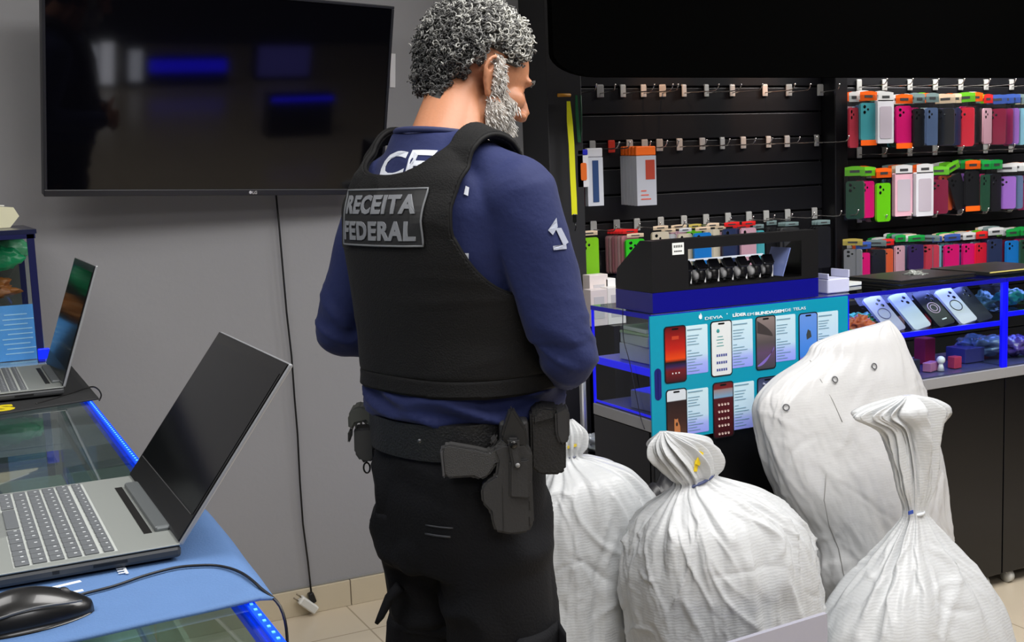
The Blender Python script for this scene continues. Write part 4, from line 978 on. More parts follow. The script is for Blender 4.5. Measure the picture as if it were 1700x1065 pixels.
M_sack = sack_mat('white_woven_sack', (200, 203, 205))
M_sack2 = sack_mat('cream_woven_sack', (208, 209, 210), .04)
def sack_mesh(rings, Y, seed, pleats, N=150, K=220, ztie=None, ncr=60, amp=1.0):
    """rings: (xl, yl, xr, yr, depth radius, pleat amp, wrinkle amp) in photo pixels measured on the plane y=Y"""
    tab = []
    for xl, yl, xr, yr, ry, pa, wa in rings:
        a = aty(xl, yl, Y); b = aty(xr, yr, Y); tab.append(np.array([(a.x+b.x)/2, (a.z+b.z)/2, (b.x-a.x)/2, (b.z-a.z)/2, ry, pa, wa]))
    tab = np.array(tab); n = len(tab); out = []
    cum = np.concatenate([[0], np.cumsum(np.hypot(np.diff(tab[:, 0]), np.diff(tab[:, 1])) + .3*np.abs(np.diff(tab[:, 2])))]); cum /= cum[-1]
    def ev(t):
        i = min(n-2, max(0, int(np.searchsorted(cum, t)-1))); u = (t-cum[i])/(cum[i+1]-cum[i])
        p0 = tab[max(0, i-1)]; p1 = tab[i]; p2 = tab[i+1]; p3 = tab[min(n-1, i+2)]
        c = .5*((2*p1)+(p2-p0)*u+(2*p0-5*p1+4*p2-p3)*u*u+(3*p1-p0-3*p2+p3)*u**3)
        c[2] = max(c[2], .004); c[4] = max(c[4], .003); return c
    R = random.Random(seed); ph = [R.uniform(0, 6.28) for _ in range(8)]
    for i in range(N+1):
        cx, cz, rx, tz, ry, pa, wa = ev(i/N); ring = []
        for k in range(K):
            th = 2*PI*k/K
            f = pa*(math.cos(pleats*th+ph[0]+.8*math.sin(2*th+ph[1]))*.6+math.cos((pleats*1.7//1)*th+ph[2])*.4)
            c, s = math.cos(th), math.sin(th)
            e = .82
            px_ = math.copysign(abs(c)**e, c); py = math.copysign(abs(s)**e, s)
            p = Vector((px_*3, py*2.2, cz*5+seed*3.3))
            w1 = noise.noise(p*.8)*1.0
            r1 = max(0, ridged(Vector((p.x*1.3+p.z*.5, p.y*1.3, p.z*.75-p.x*.35)))-.45)*1.2
            r2 = max(0, ridged(Vector((p.x*2.6-p.z*.9, p.y*2.4, p.z*1.3+p.x*.8+9)))-.55)*.8
            r3 = max(0, ridged(Vector((p.x*5.1+p.z*1.1, p.y*5, p.z*2.6+4)))-.5)*.30
            q = Vector((p.x*.62+p.z*.15, p.y*.62, p.z*.50-p.x*.2)); q += Vector((noise.noise(q*1.7), noise.noise(q*1.7+Vector((9, 0, 0))), noise.noise(q*1.7+Vector((0, 7, 0)))))*.35
            v1 = noise.voronoi(q)[0]; v2 = noise.voronoi(q*2.3+Vector((3, 1, 5)))[0]; v3 = noise.voronoi(Vector((q.x*5+q.z*2, q.y*5, q.z*4-q.x*2)))[0]
            d = 1+f+wa*(.45*(r1-.2+r2+r3)+w1*.8+(v1[0]-.45)*1.7+(v2[0]-.45)*.75+(v3[1]-v3[0]-.3)*-.28*min(1, .3+2*abs(w1)))
            x = cx+rx*px_*d; y = Y+ry*py*d; z = cz+tz*px_*d
            ring.append([x, y, max(.002, z)])
        out.append(ring)
    # straight fold ridges laid over the cloth
    A = np.array(out); cen = A.mean(axis=1, keepdims=True); rel = A-cen; rad = np.hypot(rel[..., 0], rel[..., 1])+1e-6
    Rm = np.maximum(rad.mean(axis=1, keepdims=True), .01); TH = np.linspace(0, 2*PI, K, endpoint=False)[None, :]*np.ones((N+1, 1)); Z = A[..., 2]; D = np.zeros_like(Z)
    Rr = float(np.max(Rm)); zt_ = ztie if ztie else float(Z.max())
    for q in range(ncr):
        if ztie and q < ncr*.55:
            th0 = R.uniform(0, 2*PI); z0 = zt_-R.uniform(.0, .06); ang = R.uniform(-.35, .35); L = R.uniform(.08, .30); wd = R.uniform(.004, .009); hh = R.uniform(.006, .013)
        else:
            th0 = R.uniform(0, 2*PI); z0 = R.uniform(.1, zt_-.02); ang = R.choice((-1, 1))*R.uniform(.5, 1.35); L = R.uniform(.08, .26); wd = R.uniform(.004, .010); hh = R.uniform(.003, .009)*R.choice((1, 1, -1))
        ds = ((TH-th0+PI) % (2*PI)-PI)*Rm; dz = z0-Z
        u = dz*math.cos(ang)+ds*math.sin(ang); w_ = -dz*math.sin(ang)+ds*math.cos(ang)+.15*L*np.sin(u/L*3+q)
        t_ = np.clip(u/L, 0, 1); tp = np.where((u > 0) & (u < L), np.sin(PI*t_)**.7, 0)
        D += hh*amp*tp*(np.exp(-np.abs(w_)/wd)-.35*np.exp(-(w_/(wd*3.5))**2))
    sc = np.minimum(1, Rm/(.35*Rr)); A[..., :2] += rel[..., :2]/rad[..., None]*(D*sc)[..., None]
    v, f = loft([[tuple(p) for p in r] for r in A.tolist()]); return v, f
def sack(label, rings, Y, seed, pleats, M, **k):
    v, f = sack_mesh(rings, Y, seed, pleats, **k)
    cx = sum(p[0] for p in v)/len(v); t = thing('woven_sack', label, 'sack', (cx, Y, 0), (0, 0, 0), None)
    me = MB().add([(p[0]-cx, p[1]-Y, p[2]) for p in v], f, True).mesh('sack_body')
    put('sack_body', me, M, t, smooth=True)
    return t
def floor_y(x, Y):
    # pixel row where the plane y=Y meets the floor
    lo, hi = 500, 2500
    for _ in range(40):
        m_ = (lo+hi)/2
        if aty(x, m_, Y).z > 0: lo = m_
        else: hi = m_
    return lo
def ring_tie(t, px_, Y, rx, ry, tilt, M, name='tie', r=.004):
    p = aty(px_[0], px_[1], Y)-Vector(t.location)
    return put(name, MB().tube([(p.x+rx*math.cos(a), p.y+ry*math.sin(a), p.z+tilt*math.cos(a)) for a in np.linspace(0, 2*PI, 33)[:-1]], r, 6, True), M, t)
# sack two: bulging, tied, twisted tail with yellow mark
Y2 = 2.36; fy = floor_y(1200, Y2)
s2 = sack('bulging white woven sack with yellow marked tied tail, centre front', [
    (1096, 716, 1106, 715, .006, .1, .3), (1086, 734, 1134, 724, .018, .3, .6), (1090, 752, 1160, 736, .028, .35, .6), (1102, 772, 1178, 756, .035, .3, .4), (1118, 794, 1184, 776, .034, .2, .2),
    (1124, 804, 1184, 788, .030, .12, .05), (1112, 822, 1206, 796, .045, .12, .05), (1088, 850, 1258, 812, .10, .075, .06), (1068, 885, 1306, 846, .15, .035, .06),
    (1057, 935, 1322, 905, .175, .015, .065), (1056, 990, 1332, 965, .18, .005, .07), (1064, 1050, 1338, 1030, .18, 0, .07), (1072, 1120, 1340, 1105, .175, 0, .05), (1082, fy-26, 1332, fy-36, .175, 0, .03), (1100, fy-4, 1315, fy-9, .15, 0, .0), (1190, fy-1, 1240, fy-2, .03, 0, 0)], Y2, 3, 15, M_sack, ztie=.70, ncr=110, N=200, K=300)
ring_tie(s2, (1154, 796), Y2, .052, .032, .013, cmat((70, 80, 120)))
p = aty(1160, 760, Y2-.034)-Vector(s2.location)
put('yellow_mark', MB().box(p+Vector((0, -.003, 0)), (.015, .003, .034), (0, .5, .25)).box(p+Vector((-.009, -.001, -.018)), (.010, .003, .028), (0, .2, .2)), cmat((235, 205, 30)), s2, 'yellow paint mark on the sack tail')
# sack one: behind the officer
Y1 = 2.64; fy = floor_y(960, Y1)
s1 = sack('white woven sack half hidden behind the officer, leftmost sack', [
    (934, 700, 950, 696, .012, .2, .3), (922, 716, 960, 712, .03, .3, .4), (918, 738, 962, 736, .035, .2, .3), (924, 756, 960, 754, .03, .12, .1),
    (912, 774, 985, 758, .05, .1, .05), (890, 800, 1035, 776, .11, .06, .05), (870, 840, 1068, 822, .135, .03, .06), (866, 900, 1070, 880, .145, .01, .06), (868, 960, 1058, 945, .145, 0, .07), (872, 1030, 1056, 1015, .145, 0, .07), (876, fy-20, 1046, fy-26, .17, 0, .03), (890, fy-3, 1030, fy-6, .14, 0, 0), (950, fy-1, 975, fy-1, .02, 0, 0)], Y1, 11, 13, M_sack, ztie=.72, ncr=90)
ring_tie(s1, (942, 755), Y1, .024, .03, .002, cmat((110, 115, 130)), r=.003)
p = aty(950, 740, Y1-.036)-Vector(s1.location); put('yellow_mark', MB().box(p, (.03, .003, .007), (0, -.1, 0)), cmat((215, 190, 60)), s1)
# sack three: tall, leaning on the counter
Y3 = 2.585; fy = floor_y(1450, Y3)
s3 = sack('tall white sack with eyelets and folded peak leaning on the counter', [
    (1460, 537, 1476, 531, .008, 0, .05), (1402, 552, 1484, 541, .022, 0, .10), (1358, 570, 1492, 556, .04, .0, .08), (1340, 595, 1502, 580, .055, 0, .05), (1290, 632, 1514, 612, .075, 0, .05), (1263, 672, 1526, 652, .09, 0, .045),
    (1267, 725, 1538, 710, .11, 0, .045), (1284, 790, 1549, 775, .13, 0, .045), (1308, 845, 1553, 835, .14, 0, .05), (1336, 895, 1556, 885, .145, 0, .06), (1342, 955, 1564, 945, .145, 0, .07), (1362, 1015, 1572, 1010, .145, 0, .06), (1376, fy-22, 1570, fy-26, .14, 0, .04), (1390, fy-4, 1555, fy-6, .12, 0, 0), (1450, fy-1, 1490, fy-1, .02, 0, 0)], Y3, 17, 9, M_sack2, ncr=60, amp=.9)
def surf(t, px_, off=.0015):
    """point and normal on a thing's first mesh under a ray through the pixel"""
    o = [c for c in t.children if c.name.startswith('sack_body')][0]; bv = BVHTree.FromPolygons([v.co for v in o.data.vertices], [tuple(p.vertices) for p in o.data.polygons])
    org = Vector((0, 0, H))-Vector(t.location); h, n, i, d = bv.ray_cast(org, ray(*px_).normalized())
    if h and n.dot(ray(*px_)) > 0: n = -n
    return (h+n*off, n) if h else (None, None)
for q in ((1450, 608), (1385, 630), (1305, 676)):
    h, n = surf(s3, q, .004)
    if h:
        R = n.to_track_quat('Z', 'Y').to_matrix()
        put('eyelet', MB().tube([h+R @ Vector((.0085*math.cos(a), .0085*math.sin(a), 0)) for a in np.linspace(0, 2*PI, 17)[:-1]], .0018, 6, True), cmat((90, 92, 96), .3), s3)
seam = []
for q in ((1345, 598), (1362, 630), (1382, 664), (1398, 700)):
    h, n = surf(s3, q, .0004)
    if h: seam.append(h)
if len(seam) > 2: put('fold_seam', MB().tube(seam, .0012, 6), cmat((150, 150, 148)), s3)
seam = []
for q in ((1372, 785), (1368, 830), (1376, 870), (1392, 910), (1402, 960), (1408, 1000)):
    h, n = surf(s3, q, .0004)
    if h: seam.append(h)
if len(seam) > 2: put('side_seam', MB().tube(seam, .0014, 6), cmat((150, 150, 148)), s3)
# sack four: front right, tied low with long tail
Y4 = 2.23; fy = floor_y(1510, Y4)
s4 = sack('white woven sack with long tied tail, front right', [
    (1498, 657, 1512, 655, .008, .2, .3), (1474, 668, 1528, 660, .022, .3, .5), (1446, 682, 1538, 672, .030, .35, .6), (1440, 694, 1540, 684, .030, .35, .6), (1472, 712, 1540, 702, .028, .3, .6), (1487, 742, 1540, 734, .024, .3, .6), (1495, 780, 1542, 772, .023, .25, .5), (1499, 814, 1541, 806, .022, .2, .4), (1503, 838, 1535, 834, .019, .15, .2),
    (1503, 850, 1536, 848, .019, .12, .05), (1500, 864, 1543, 860, .024, .14, .05), (1478, 900, 1562, 885, .05, .13, .05), (1448, 945, 1594, 922, .095, .09, .05), (1418, 990, 1622, 968, .14, .05, .05), (1398, 1035, 1638, 1015, .17, .02, .05), (1386, 1085, 1648, 1070, .185, 0, .05),
    (1384, fy-20, 1650, fy-30, .185, 0, .03), (1400, fy-3, 1635, fy-8, .16, 0, 0), (1490, fy-1, 1540, fy-1, .02, 0, 0)], Y4, 23, 13, M_sack, ztie=.54, ncr=80, amp=.9)
ring_tie(s4, (1520, 850), Y4, .020, .021, .002, cmat((215, 220, 225)), r=.0045)
p = aty(1512, 850, Y4-.023)-Vector(s4.location); put('blue_tag', MB().box(p, (.016, .003, .009), (0, -.1, 0)), cmat((50, 80, 170)), s4)
# dark rubbish bag between the sacks
s = MB().sph((0, 0, .20), (.10, .045, .22), 40).cyl((.02, 0, .36), (.05, 0, .47), .045, .015, 24); me = blob(s, .008, 6, 'bag')
displace(me, lambda c, n: .030*(ridged(c*7)-.3)*(.6)+.012*ridged(c*16))
for v in me.vertices: v.co.z = max(.003, v.co.z*1.42)
o = put('plastic_bag', me, mat('dark_bag_plastic', (42, 42, 46), .35), None, smooth=True); p = aty(1076, 790, 2.69); o.location = (p.x+.035, 2.695, 0)
tag(o, 'dark grey plastic bag slumped between left and centre sacks', 'bag')
# leaning board at bottom
p1, p2, p3_ = aty(1372, 1018, 2.07), aty(1200, 1071, 2.07), aty(1380, 1066, 2.07)
e = thing('grey_board', 'plain pale grey board standing in front of the centre sack', 'board', (p1.x-.3, 2.07, 0))
h_ = p1.z
put('sheet', MB().prism([(-.25, 0), (.312, 0), (.302, h_), (-.25, h_-.022)], .012, Matrix.Rotation(0, 4, 'X')), mat('pale_grey_board', (168, 168, 182), .55), e)
# ------------------------------------------------------------------ the officer
# frame: +x to image right, +y away from the camera, origin between his feet
PM = Vector((.86, 1.90, 0)); PHI = math.atan2(.86, 1.90)
A0 = -.035; DEL = math.radians(50)     # torso turned 50 degrees to the right of the view direction
cd_, sd_ = math.cos(DEL), math.sin(DEL)
def T(x, y, z): return Vector((A0+cd_*x+sd_*y, -sd_*x+cd_*y, z))    # body-local (right, forward, up)
person = thing('person', 'curly grey haired man in black tactical vest and navy shirt, back turned', 'person', PM, (0, 0, -PHI))
M_skin = mat('skin', (176, 120, 88), .5, bump=.08, bscale=120, var=.07, vscale=18, sss=.15)
# head frame
HC = Vector((.028, .105, 1.672)); HY = math.radians(64); HP = math.radians(21)
Rh = Matrix.Rotation(-HY, 3, 'Z') @ Matrix.Rotation(-HP, 3, 'X')
def Hd(x, y, z): return HC+Rh @ Vector((x, y, z))
def body_mesh():
    s = MB()
    def el(c, r, R=None): s.sph(Hd(*c), r, 28, Rh if R is None else Rh @ R)
    el((0, -.018, .040), (.074, .094, .080)); el((0, .012, .030), (.069, .078, .072)); el((0, .035, -.030), (.054, .054, .070))
    el((0, .040, -.085), (.038, .042, .032)); el((0, .052, -.098), (.020, .026, .018))
    for sx in (-1, 1):
        el((sx*.028, .078, .022), (.022, .014, .009)); el((sx*.042, .055, -.020), (.022, .028, .022)); el((sx*.050, .012, -.060), (.020, .040, .030), Matrix.Rotation(.5, 3, 'X'))
        el((sx*.013, .100, -.034), (.009, .010, .008)); el((sx*.030, .066, .004), (.015, .016, .009))
        # ear
        R = Rh
        P = [(.076, .000, -.030), (.080, -.002, -.020), (.080, .004, -.006), (.084, .002, .012), (.088, -.008, .024), (.090, -.022, .028), (.092, -.032, .018), (.091, -.034, .002), (.087, -.028, -.014), (.082, -.018, -.028), (.079, -.010, -.038), (.077, -.002, -.038)]
        s.tube([Hd(sx*x, y, z) for x, y, z in P], [.0045, .004, .0035, .004, .0045, .0048, .0048, .0045, .0045, .005, .0065, .0055], 10)
        s.tube([Hd(sx*x, y, z) for x, y, z in [(.082, -.004, .014), (.086, -.016, .010), (.086, -.022, -.004), (.082, -.016, -.018)]], .0036, 8)
        el((sx*.075, -.010, -.004), (.010, .018, .026))
    s.cyl(Hd(0, .085, .014), Hd(0, .110, -.028), .0075, .0120); el((0, .106, -.034), (.0115, .012, .010))
    el((0, .083, -.058), (.024, .012, .006)); el((0, .081, -.070), (.021, .012, .007)); el((0, .072, -.060), (.032, .018, .020))
    # neck
    nb = T(0, -.035, 1.50)
    s.cyl(Hd(0, -.030, -.035), nb, .056, .064, 28); s.cyl(Hd(0, .0, -.055), T(0, .02, 1.50), .045, .055, 24); s.sph(Hd(0, -.058, -.035), (.045, .035, .05), 20)
    for sx in (-1, 1): s.cyl(Hd(sx*.045, -.03, -.05), T(sx*.05, .0, 1.50), .022, .028, 16)
    # torso core
    rg = []
    for z, w_, d_, y in ((.84, .14, .11, 0), (.95, .155, .12, 0), (1.05, .15, .125, .01), (1.2, .155, .125, .01), (1.35, .165, .125, 0), (1.45, .16, .10, -.01), (1.52, .09, .06, -.02)):
        rg.append([T(w_*math.cos(a), y+d_*math.sin(a), z) for a in np.linspace(0, 2*PI, 41)[:-1]])
    v, f = loft(rg); s.add(v, f)
    for k, a in ARMS.items():
        sh, elb, wr = a['sh'], a['el'], a['wr']; s.cyl(sh, elb, .048, .040); s.sph(sh, .050); s.sph(elb, .040); s.cyl(elb, wr, .040, .028); s.sph(wr, (.028, .028, .028))
        # hand
        d = (a['hd']-wr).normalized(); n = a['pn']; side = d.cross(n).normalized()
        Rm = Matrix((side, d, n)).transposed(); pc = wr+d*.052
        s.sph(pc, (.040, .050, .016), 24, Rm); s.sph(wr+d*.02, (.028, .03, .018), 20, Rm)
        for j, (off, L) in enumerate(((-.030, .068), (-.010, .077), (.011, .072), (.030, .058))):
            p = wr+d*.090+side*off*a['sg']; q = d.copy(); rr = .0088-.0006*(j == 3)
            for b, fr in enumerate((.42, .32, .26)):
                q = (q-n*(.30+.12*b)).normalized(); p2 = p+q*L*fr; s.cyl(p, p2, rr, rr*.93, 12); s.sph(p2, rr*.94, 12); p = p2; rr *= .93
            s.sph(wr+d*.090+side*off*a['sg'], .0105, 12)
        p = wr+d*.030-side*.030*a['sg']; q = (d*.75-side*.65*a['sg']-n*.2).normalized()
        for L, rr in ((.036, .0115), (.030, .0100), (.024, .0092)):
            p2 = p+q*L; s.cyl(p, p2, rr, rr*.92, 12); s.sph(p2, rr*.93, 12); p = p2; q = (q+d*.35-n*.15).normalized()
    for sx in (-1, 1):
        hp = T(sx*.09, 0, .88); kn = T(sx*.105, .02, .48); an = T(sx*.12, -.01, .09)
        s.cyl(hp, kn, .085, .058, 24); s.sph(kn, .058); s.cyl(kn, an, .056, .040, 24); s.sph(an, .042); s.cyl(an, T(sx*.13, .13, .045), .04, .032, 20)
    return blob(s, .0042, 4, 'body')
def unit(v): return v.normalized()
ARMS = {'R': dict(sh=T(.175, 0, 1.470), el=T(.243, .045, 1.195), wr=T(.085, .185, 1.150), hd=T(.0, .235, 1.135), pn=unit(T(0, 1, 0)-T(0, 0, 0)), sg=1),
        'L': dict(sh=T(-.185, -.005, 1.468), el=T(-.285, -.055, 1.210), wr=T(-.10, .185, 1.165), hd=T(-.02, .245, 1.145), pn=unit(T(0, 1, 0)-T(0, 0, 0)), sg=-1)}
bo = put('body', body_mesh(), M_skin, person)
bvB = BVHTree.FromPolygons([v.co for v in bo.data.vertices], [tuple(p.vertices) for p in bo.data.polygons])
# eyes
for sx in (-1, 1):
    ey = put('eye', MB().sph(Hd(sx*.030, .0665, .004), .0125, 16), cmat((235, 232, 228), .15), person)
    put('iris', MB().sph(Hd(sx*.030, .0780, .003), .0035, 10), cmat((50, 32, 22), .15), ey)
# hair: cap of dark roots and curls
def hair_ok(d):
    """d: direction in head frame (unit); True where hair grows"""
    x, y, z = d
    az = math.degrees(math.atan2(abs(x), y))      # 0 front, 180 back
    el_ = math.degrees(math.asin(z))
    lim = 40 if az < 25 else (40-(az-25)*1.1 if az < 55 else (7 if az < 78 else (16 if az < 108 else (-10 if az < 122 else (-32 if az < 140 else -45)))))
    return el_-lim
def hsurf(d):
    o = Hd(0, -.01, .02); w_ = (Rh @ Vector(d)).normalized()
    h, n, i, dist = bvB.ray_cast(o+w_*.25, -w_)
    return h, n
s = MB(); vs = []; fs = []
NT, NP = 96, 60; grid = {}
for j in range(NP+1):
    for i in range(NT):
        el_ = math.radians(-58+148*j/NP); az = 2*PI*i/NT
        d = Vector((math.sin(az)*math.cos(el_), math.cos(az)*math.cos(el_), math.sin(el_))); h, n = hsurf(d)
        ok = hair_ok(d); t_ = max(0, min(1, ok/14)); w_ = Rh @ d
        grid[(i, j)] = (len(vs), ok > -2); th = -.002+(.013+.004*max(0, d.z))*t_**.6; vs.append((h if h else Hd(*(d*.08)))+w_*(th+.0035*noise.noise(d*14)*t_))
for j in range(NP):
    for i in range(NT):
        q = [grid[(i, j)], grid[((i+1) % NT, j)], grid[((i+1) % NT, j+1)], grid[(i, j+1)]]
        if all(k[1] for k in q): fs.append(tuple(k[0] for k in q))
s.add(vs, fs, True)
M_hair = mat('hair_roots', (52, 52, 52), .7)
hr = put('hair', s, M_hair, person, 'short curly grey hair')
def strand_mat(name, c):
    return mat(name, c, .42, spec=.5)
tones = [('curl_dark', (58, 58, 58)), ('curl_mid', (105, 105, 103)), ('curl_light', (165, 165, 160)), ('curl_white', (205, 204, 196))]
sets = [MB() for _ in tones]; R = random.Random(5)
cnt = 0
while cnt < 2900:
    el_ = math.asin(R.uniform(-.75, 1)); az = R.uniform(0, 2*PI)
    d = Vector((math.sin(az)*math.cos(el_), math.cos(az)*math.cos(el_), math.sin(el_))); ok = hair_ok(d)
    if ok < 1: continue
    h, n = hsurf(d)
    if h is None: continue
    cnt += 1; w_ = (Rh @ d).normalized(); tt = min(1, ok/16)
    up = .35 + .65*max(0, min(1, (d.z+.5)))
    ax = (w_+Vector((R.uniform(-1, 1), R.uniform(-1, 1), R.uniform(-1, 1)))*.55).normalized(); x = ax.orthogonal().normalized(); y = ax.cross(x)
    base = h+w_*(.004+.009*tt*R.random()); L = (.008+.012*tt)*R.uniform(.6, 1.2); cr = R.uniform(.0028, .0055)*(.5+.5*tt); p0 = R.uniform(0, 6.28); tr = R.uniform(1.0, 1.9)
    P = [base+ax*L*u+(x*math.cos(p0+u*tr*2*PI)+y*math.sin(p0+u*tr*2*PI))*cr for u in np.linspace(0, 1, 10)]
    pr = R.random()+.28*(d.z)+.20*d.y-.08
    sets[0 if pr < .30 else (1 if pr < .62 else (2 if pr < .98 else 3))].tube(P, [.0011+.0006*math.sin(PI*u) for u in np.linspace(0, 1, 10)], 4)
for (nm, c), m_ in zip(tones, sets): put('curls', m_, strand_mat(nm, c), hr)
# beard
def beard_ok(ad, ed):
    top = -40 if ad < 30 else (-30+(ad-30)*.2 if ad < 52 else (-22+(ad-52)*1.2 if ad < 78 else 14)); bot = -72 if ad < 60 else (-62 if ad < 80 else -62+(ad-80)*3.4)
    return min(top-ed, ed-bot, 96-ad)
vs = []; fs = []; ok_ = {}
for j in range(61):
    for i in range(97):
        az = math.radians(-100+200*i/96); ed = -76+92*j/60; el_ = math.radians(ed)
        d = Vector((math.sin(az)*math.cos(el_), math.cos(az)*math.cos(el_), math.sin(el_))); h, n = hsurf(d); k = beard_ok(math.degrees(abs(az)), ed)
        ok_[(i, j)] = k > -1 and h is not None; vs.append((h if h else Hd(*(d*.08)))+(Rh @ d)*(.0045*max(0, min(1, k/5))+.0012*noise.noise(d*30)-.0005))
for j in range(60):
    for i in range(96):
        if all(ok_[q] for q in ((i, j), (i+1, j), (i+1, j+1), (i, j+1))): a = j*97+i; fs.append((a, a+1, a+98, a+97))
beard_base = (vs, fs)
bd = [MB(), MB()]; cnt = 0; tries = 0
while cnt < 1700 and tries < 60000:
    tries += 1
    el_ = math.radians(R.uniform(-75, 14)); az = R.uniform(-1.75, 1.75)
    d = Vector((math.sin(az)*math.cos(el_), math.cos(az)*math.cos(el_), math.sin(el_))); ad = math.degrees(abs(az)); ed = math.degrees(el_)
    top = -40 if ad < 30 else (-30+(ad-30)*.2 if ad < 52 else (-22+(ad-52)*1.2 if ad < 78 else 14)); bot = -72 if ad < 60 else (-62 if ad < 80 else -62+(ad-80)*3.4)
    if ad > 96 or not (bot < ed < top): continue
    h, n = hsurf(d)
    if h is None: continue
    cnt += 1; w_ = (n+Rh @ Vector((0, .2, -.8))+Vector((R.uniform(-1, 1), R.uniform(-1, 1), R.uniform(-1, 1)))*.5).normalized()
    L = R.uniform(.007, .014); P = [h+n*.001, h+n*(L*.3+.002)+w_*L*.3, h+n*(L*.3+.002)+w_*L*.8]
    bd[0].tube(P, [.0011, .0011, .0006], 3)
bb_ = put('beard', bd[0], strand_mat('beard_white', (222, 220, 215)), person, 'short white grey beard'); put('beard_base', MB().add(beard_base[0], beard_base[1], True), mat('beard_base_grey', (168, 160, 152), .8), bb_)
for sx in (-1, 1):
    m_ = MB()
    for k in range(26):
        p = Hd(sx*(.012+.034*k/26), .094-.016*(k/26)**2, .022+.004*math.sin(PI*k/26)); m_.tube([p, p+Rh @ Vector((sx*.006, .006, R.uniform(-.002, .004)))], .0009, 3)
    put('eyebrow', m_, strand_mat('curl_mid', (105, 105, 103)), person)

# shirt
TOR = [  # z, half width, half depth, forward shift, squareness
    (1.065, .160, .140, .012), (1.085, .166, .146, .014), (1.11, .170, .150, .016), (1.15, .168, .148, .016), (1.22, .168, .145, .012), (1.30, .176, .143, .004), (1.38, .186, .140, -.004), (1.44, .190, .130, -.010), (1.485, .170, .108, -.018), (1.52, .135, .085, -.024), (1.55, .095, .070, -.028), (1.575, .074, .066, -.024)]
def tor_ring(z, n=72, infl=0):
    w_, d_, y = interp(TOR, z); out = []
    for k in range(n):
        a = 2*PI*k/n; c, q = math.cos(a), math.sin(a); e = .86
        out.append(T((w_+infl)*math.copysign(abs(c)**e, c), y+(d_+infl)*math.copysign(abs(q)**e, q), z))
    return out
def torso(s, infl=0, z1=1.575):
    zs = list(np.arange(1.065, z1, .012))+[z1]; v, f = loft([tor_ring(z, infl=infl) for z in zs]); s.add(v, f)
def trap(s, g=0):
    for sx in (-1, 1): s.cyl(T(sx*.045, -.035, 1.548+g), T(sx*.155, -.010, 1.487+g), .038, .050, 20); s.sph(T(sx*.09, -.06, 1.46), (.07, .05, .08), 20)
s = MB(); torso(s); trap(s)
for k, a in ARMS.items():
    sh, elb, wr = a['sh'], a['el'], a['wr']; sx = 1 if k == 'R' else -1
    s.sph(sh+Vector((0, 0, -.012)), (.066, .066, .068), 24); m1 = sh.lerp(elb, .45)
    s.cyl(sh, m1, .066, .060, 28); s.cyl(m1, elb, .060, .050, 28); s.sph(elb, (.051, .051, .050), 24); s.cyl(elb, elb.lerp(wr, .5), .050, .044, 28); s.cyl(elb.lerp(wr, .5), elb.lerp(wr, .97), .044, .035, 28)
sm = blob(s, .006, 6, 'shirt')
el_pts = [ARMS['R']['el'], ARMS['L']['el']]
def wr_shirt(c, n):
    d = .0022*noise.noise(c*9)
    for e_ in el_pts:
        q = (c-e_).length
        if q < .13:
            f = (1-q/.13); u = (c-e_); d += f*.010*(max(0, ridged(Vector((u.x*9, u.y*9, u.z*26+u.x*14+3)))-.2)-.3)
    if c.z < 1.155:   # bloused hem above the belt
        f = min(1, (1.155-c.z)/.03); d += f*(.008+.022*(max(0, ridged(Vector((c.x*9+c.z*10, c.y*9, c.z*22)))-.1)-.3)); d -= .022*max(0, (1.088-c.z)/.025)
    if c.z > 1.22:
        d += .0085*(max(0, ridged(Vector((c.x*8+c.z*4, c.y*8, c.z*5)), 1)-.45))-.0006
    return d
displace(sm, wr_shirt)
M_shirt = mat('navy_shirt_fabric', (25, 35, 80), .75, bump=.12, bscale=90, spec=.3, sheen=.05)
so = put('shirt', sm, M_shirt, person, 'navy blue long sleeved shirt')
bvS = BVHTree.FromPolygons([v.co for v in sm.vertices], [tuple(p.vertices) for p in sm.polygons])
# collar band
col = []
cc_ = T(0, -.012, 1.588)
for k in range(48):
    a = 2*PI*k/48; col.append(T(.073*math.cos(a), -.020+.070*math.sin(a), 1.570+.010*(-math.sin(a))-.012*max(0, math.sin(a))))
put('collar', MB().tube(col, .0055, 10, True), mat('navy_collar_fabric', (30, 38, 78), .75), so)
# cuff bands
for k, a in ARMS.items():
    d = (a['wr']-a['el']).normalized(); x = d.orthogonal().normalized(); y = d.cross(x); c0 = a['el'].lerp(a['wr'], .97)
    put('cuff', MB().tube([c0+(x*math.cos(q)+y*math.sin(q))*.035 for q in np.linspace(0, 2*PI, 33)[:-1]], .004, 8, True), M_shirt, so)

# vest
s = MB(); torso(s, .010, 1.56); 
for sx in (-1, 1): s.cyl(T(sx*.05, -.035, 1.548), T(sx*.155, -.010, 1.490), .048, .060, 20)
vb = blob(s, .006, 8, 'tmpv'); bvV = BVHTree.FromPolygons([v.co for v in vb.vertices], [tuple(p.vertices) for p in vb.polygons])
def unT(p):
    a, b = p.x-A0, p.y; return Vector((cd_*a-sd_*b, sd_*a+cd_*b, p.z))
def vmask(q):
    """positive inside the vest, q body-local"""
    m = 1e9
    zb_ = 1.128+.006*math.cos(q.x*8)
    m = min(m, q.z-zb_)
    ax_ = (q.y/.118)**2+((q.z-1.447)/.150)**2
    if abs(q.x) > .085: m = min(m, max((ax_-1)*.05, .147-abs(q.x)))
    if q.z > 1.45 and abs(q.x) <= .115:
        if q.y < 0: m = min(m, max(abs(q.x)-.106, (1.498+1.6*q.x*q.x+(.03*(abs(q.x)/.106)**6))-q.z))
        else: m = min(m, max(abs(q.x)-.100, 1.47-q.z))
    if q.z > 1.50: m = min(m, max(.155-abs(q.x), -1)); 
    return m
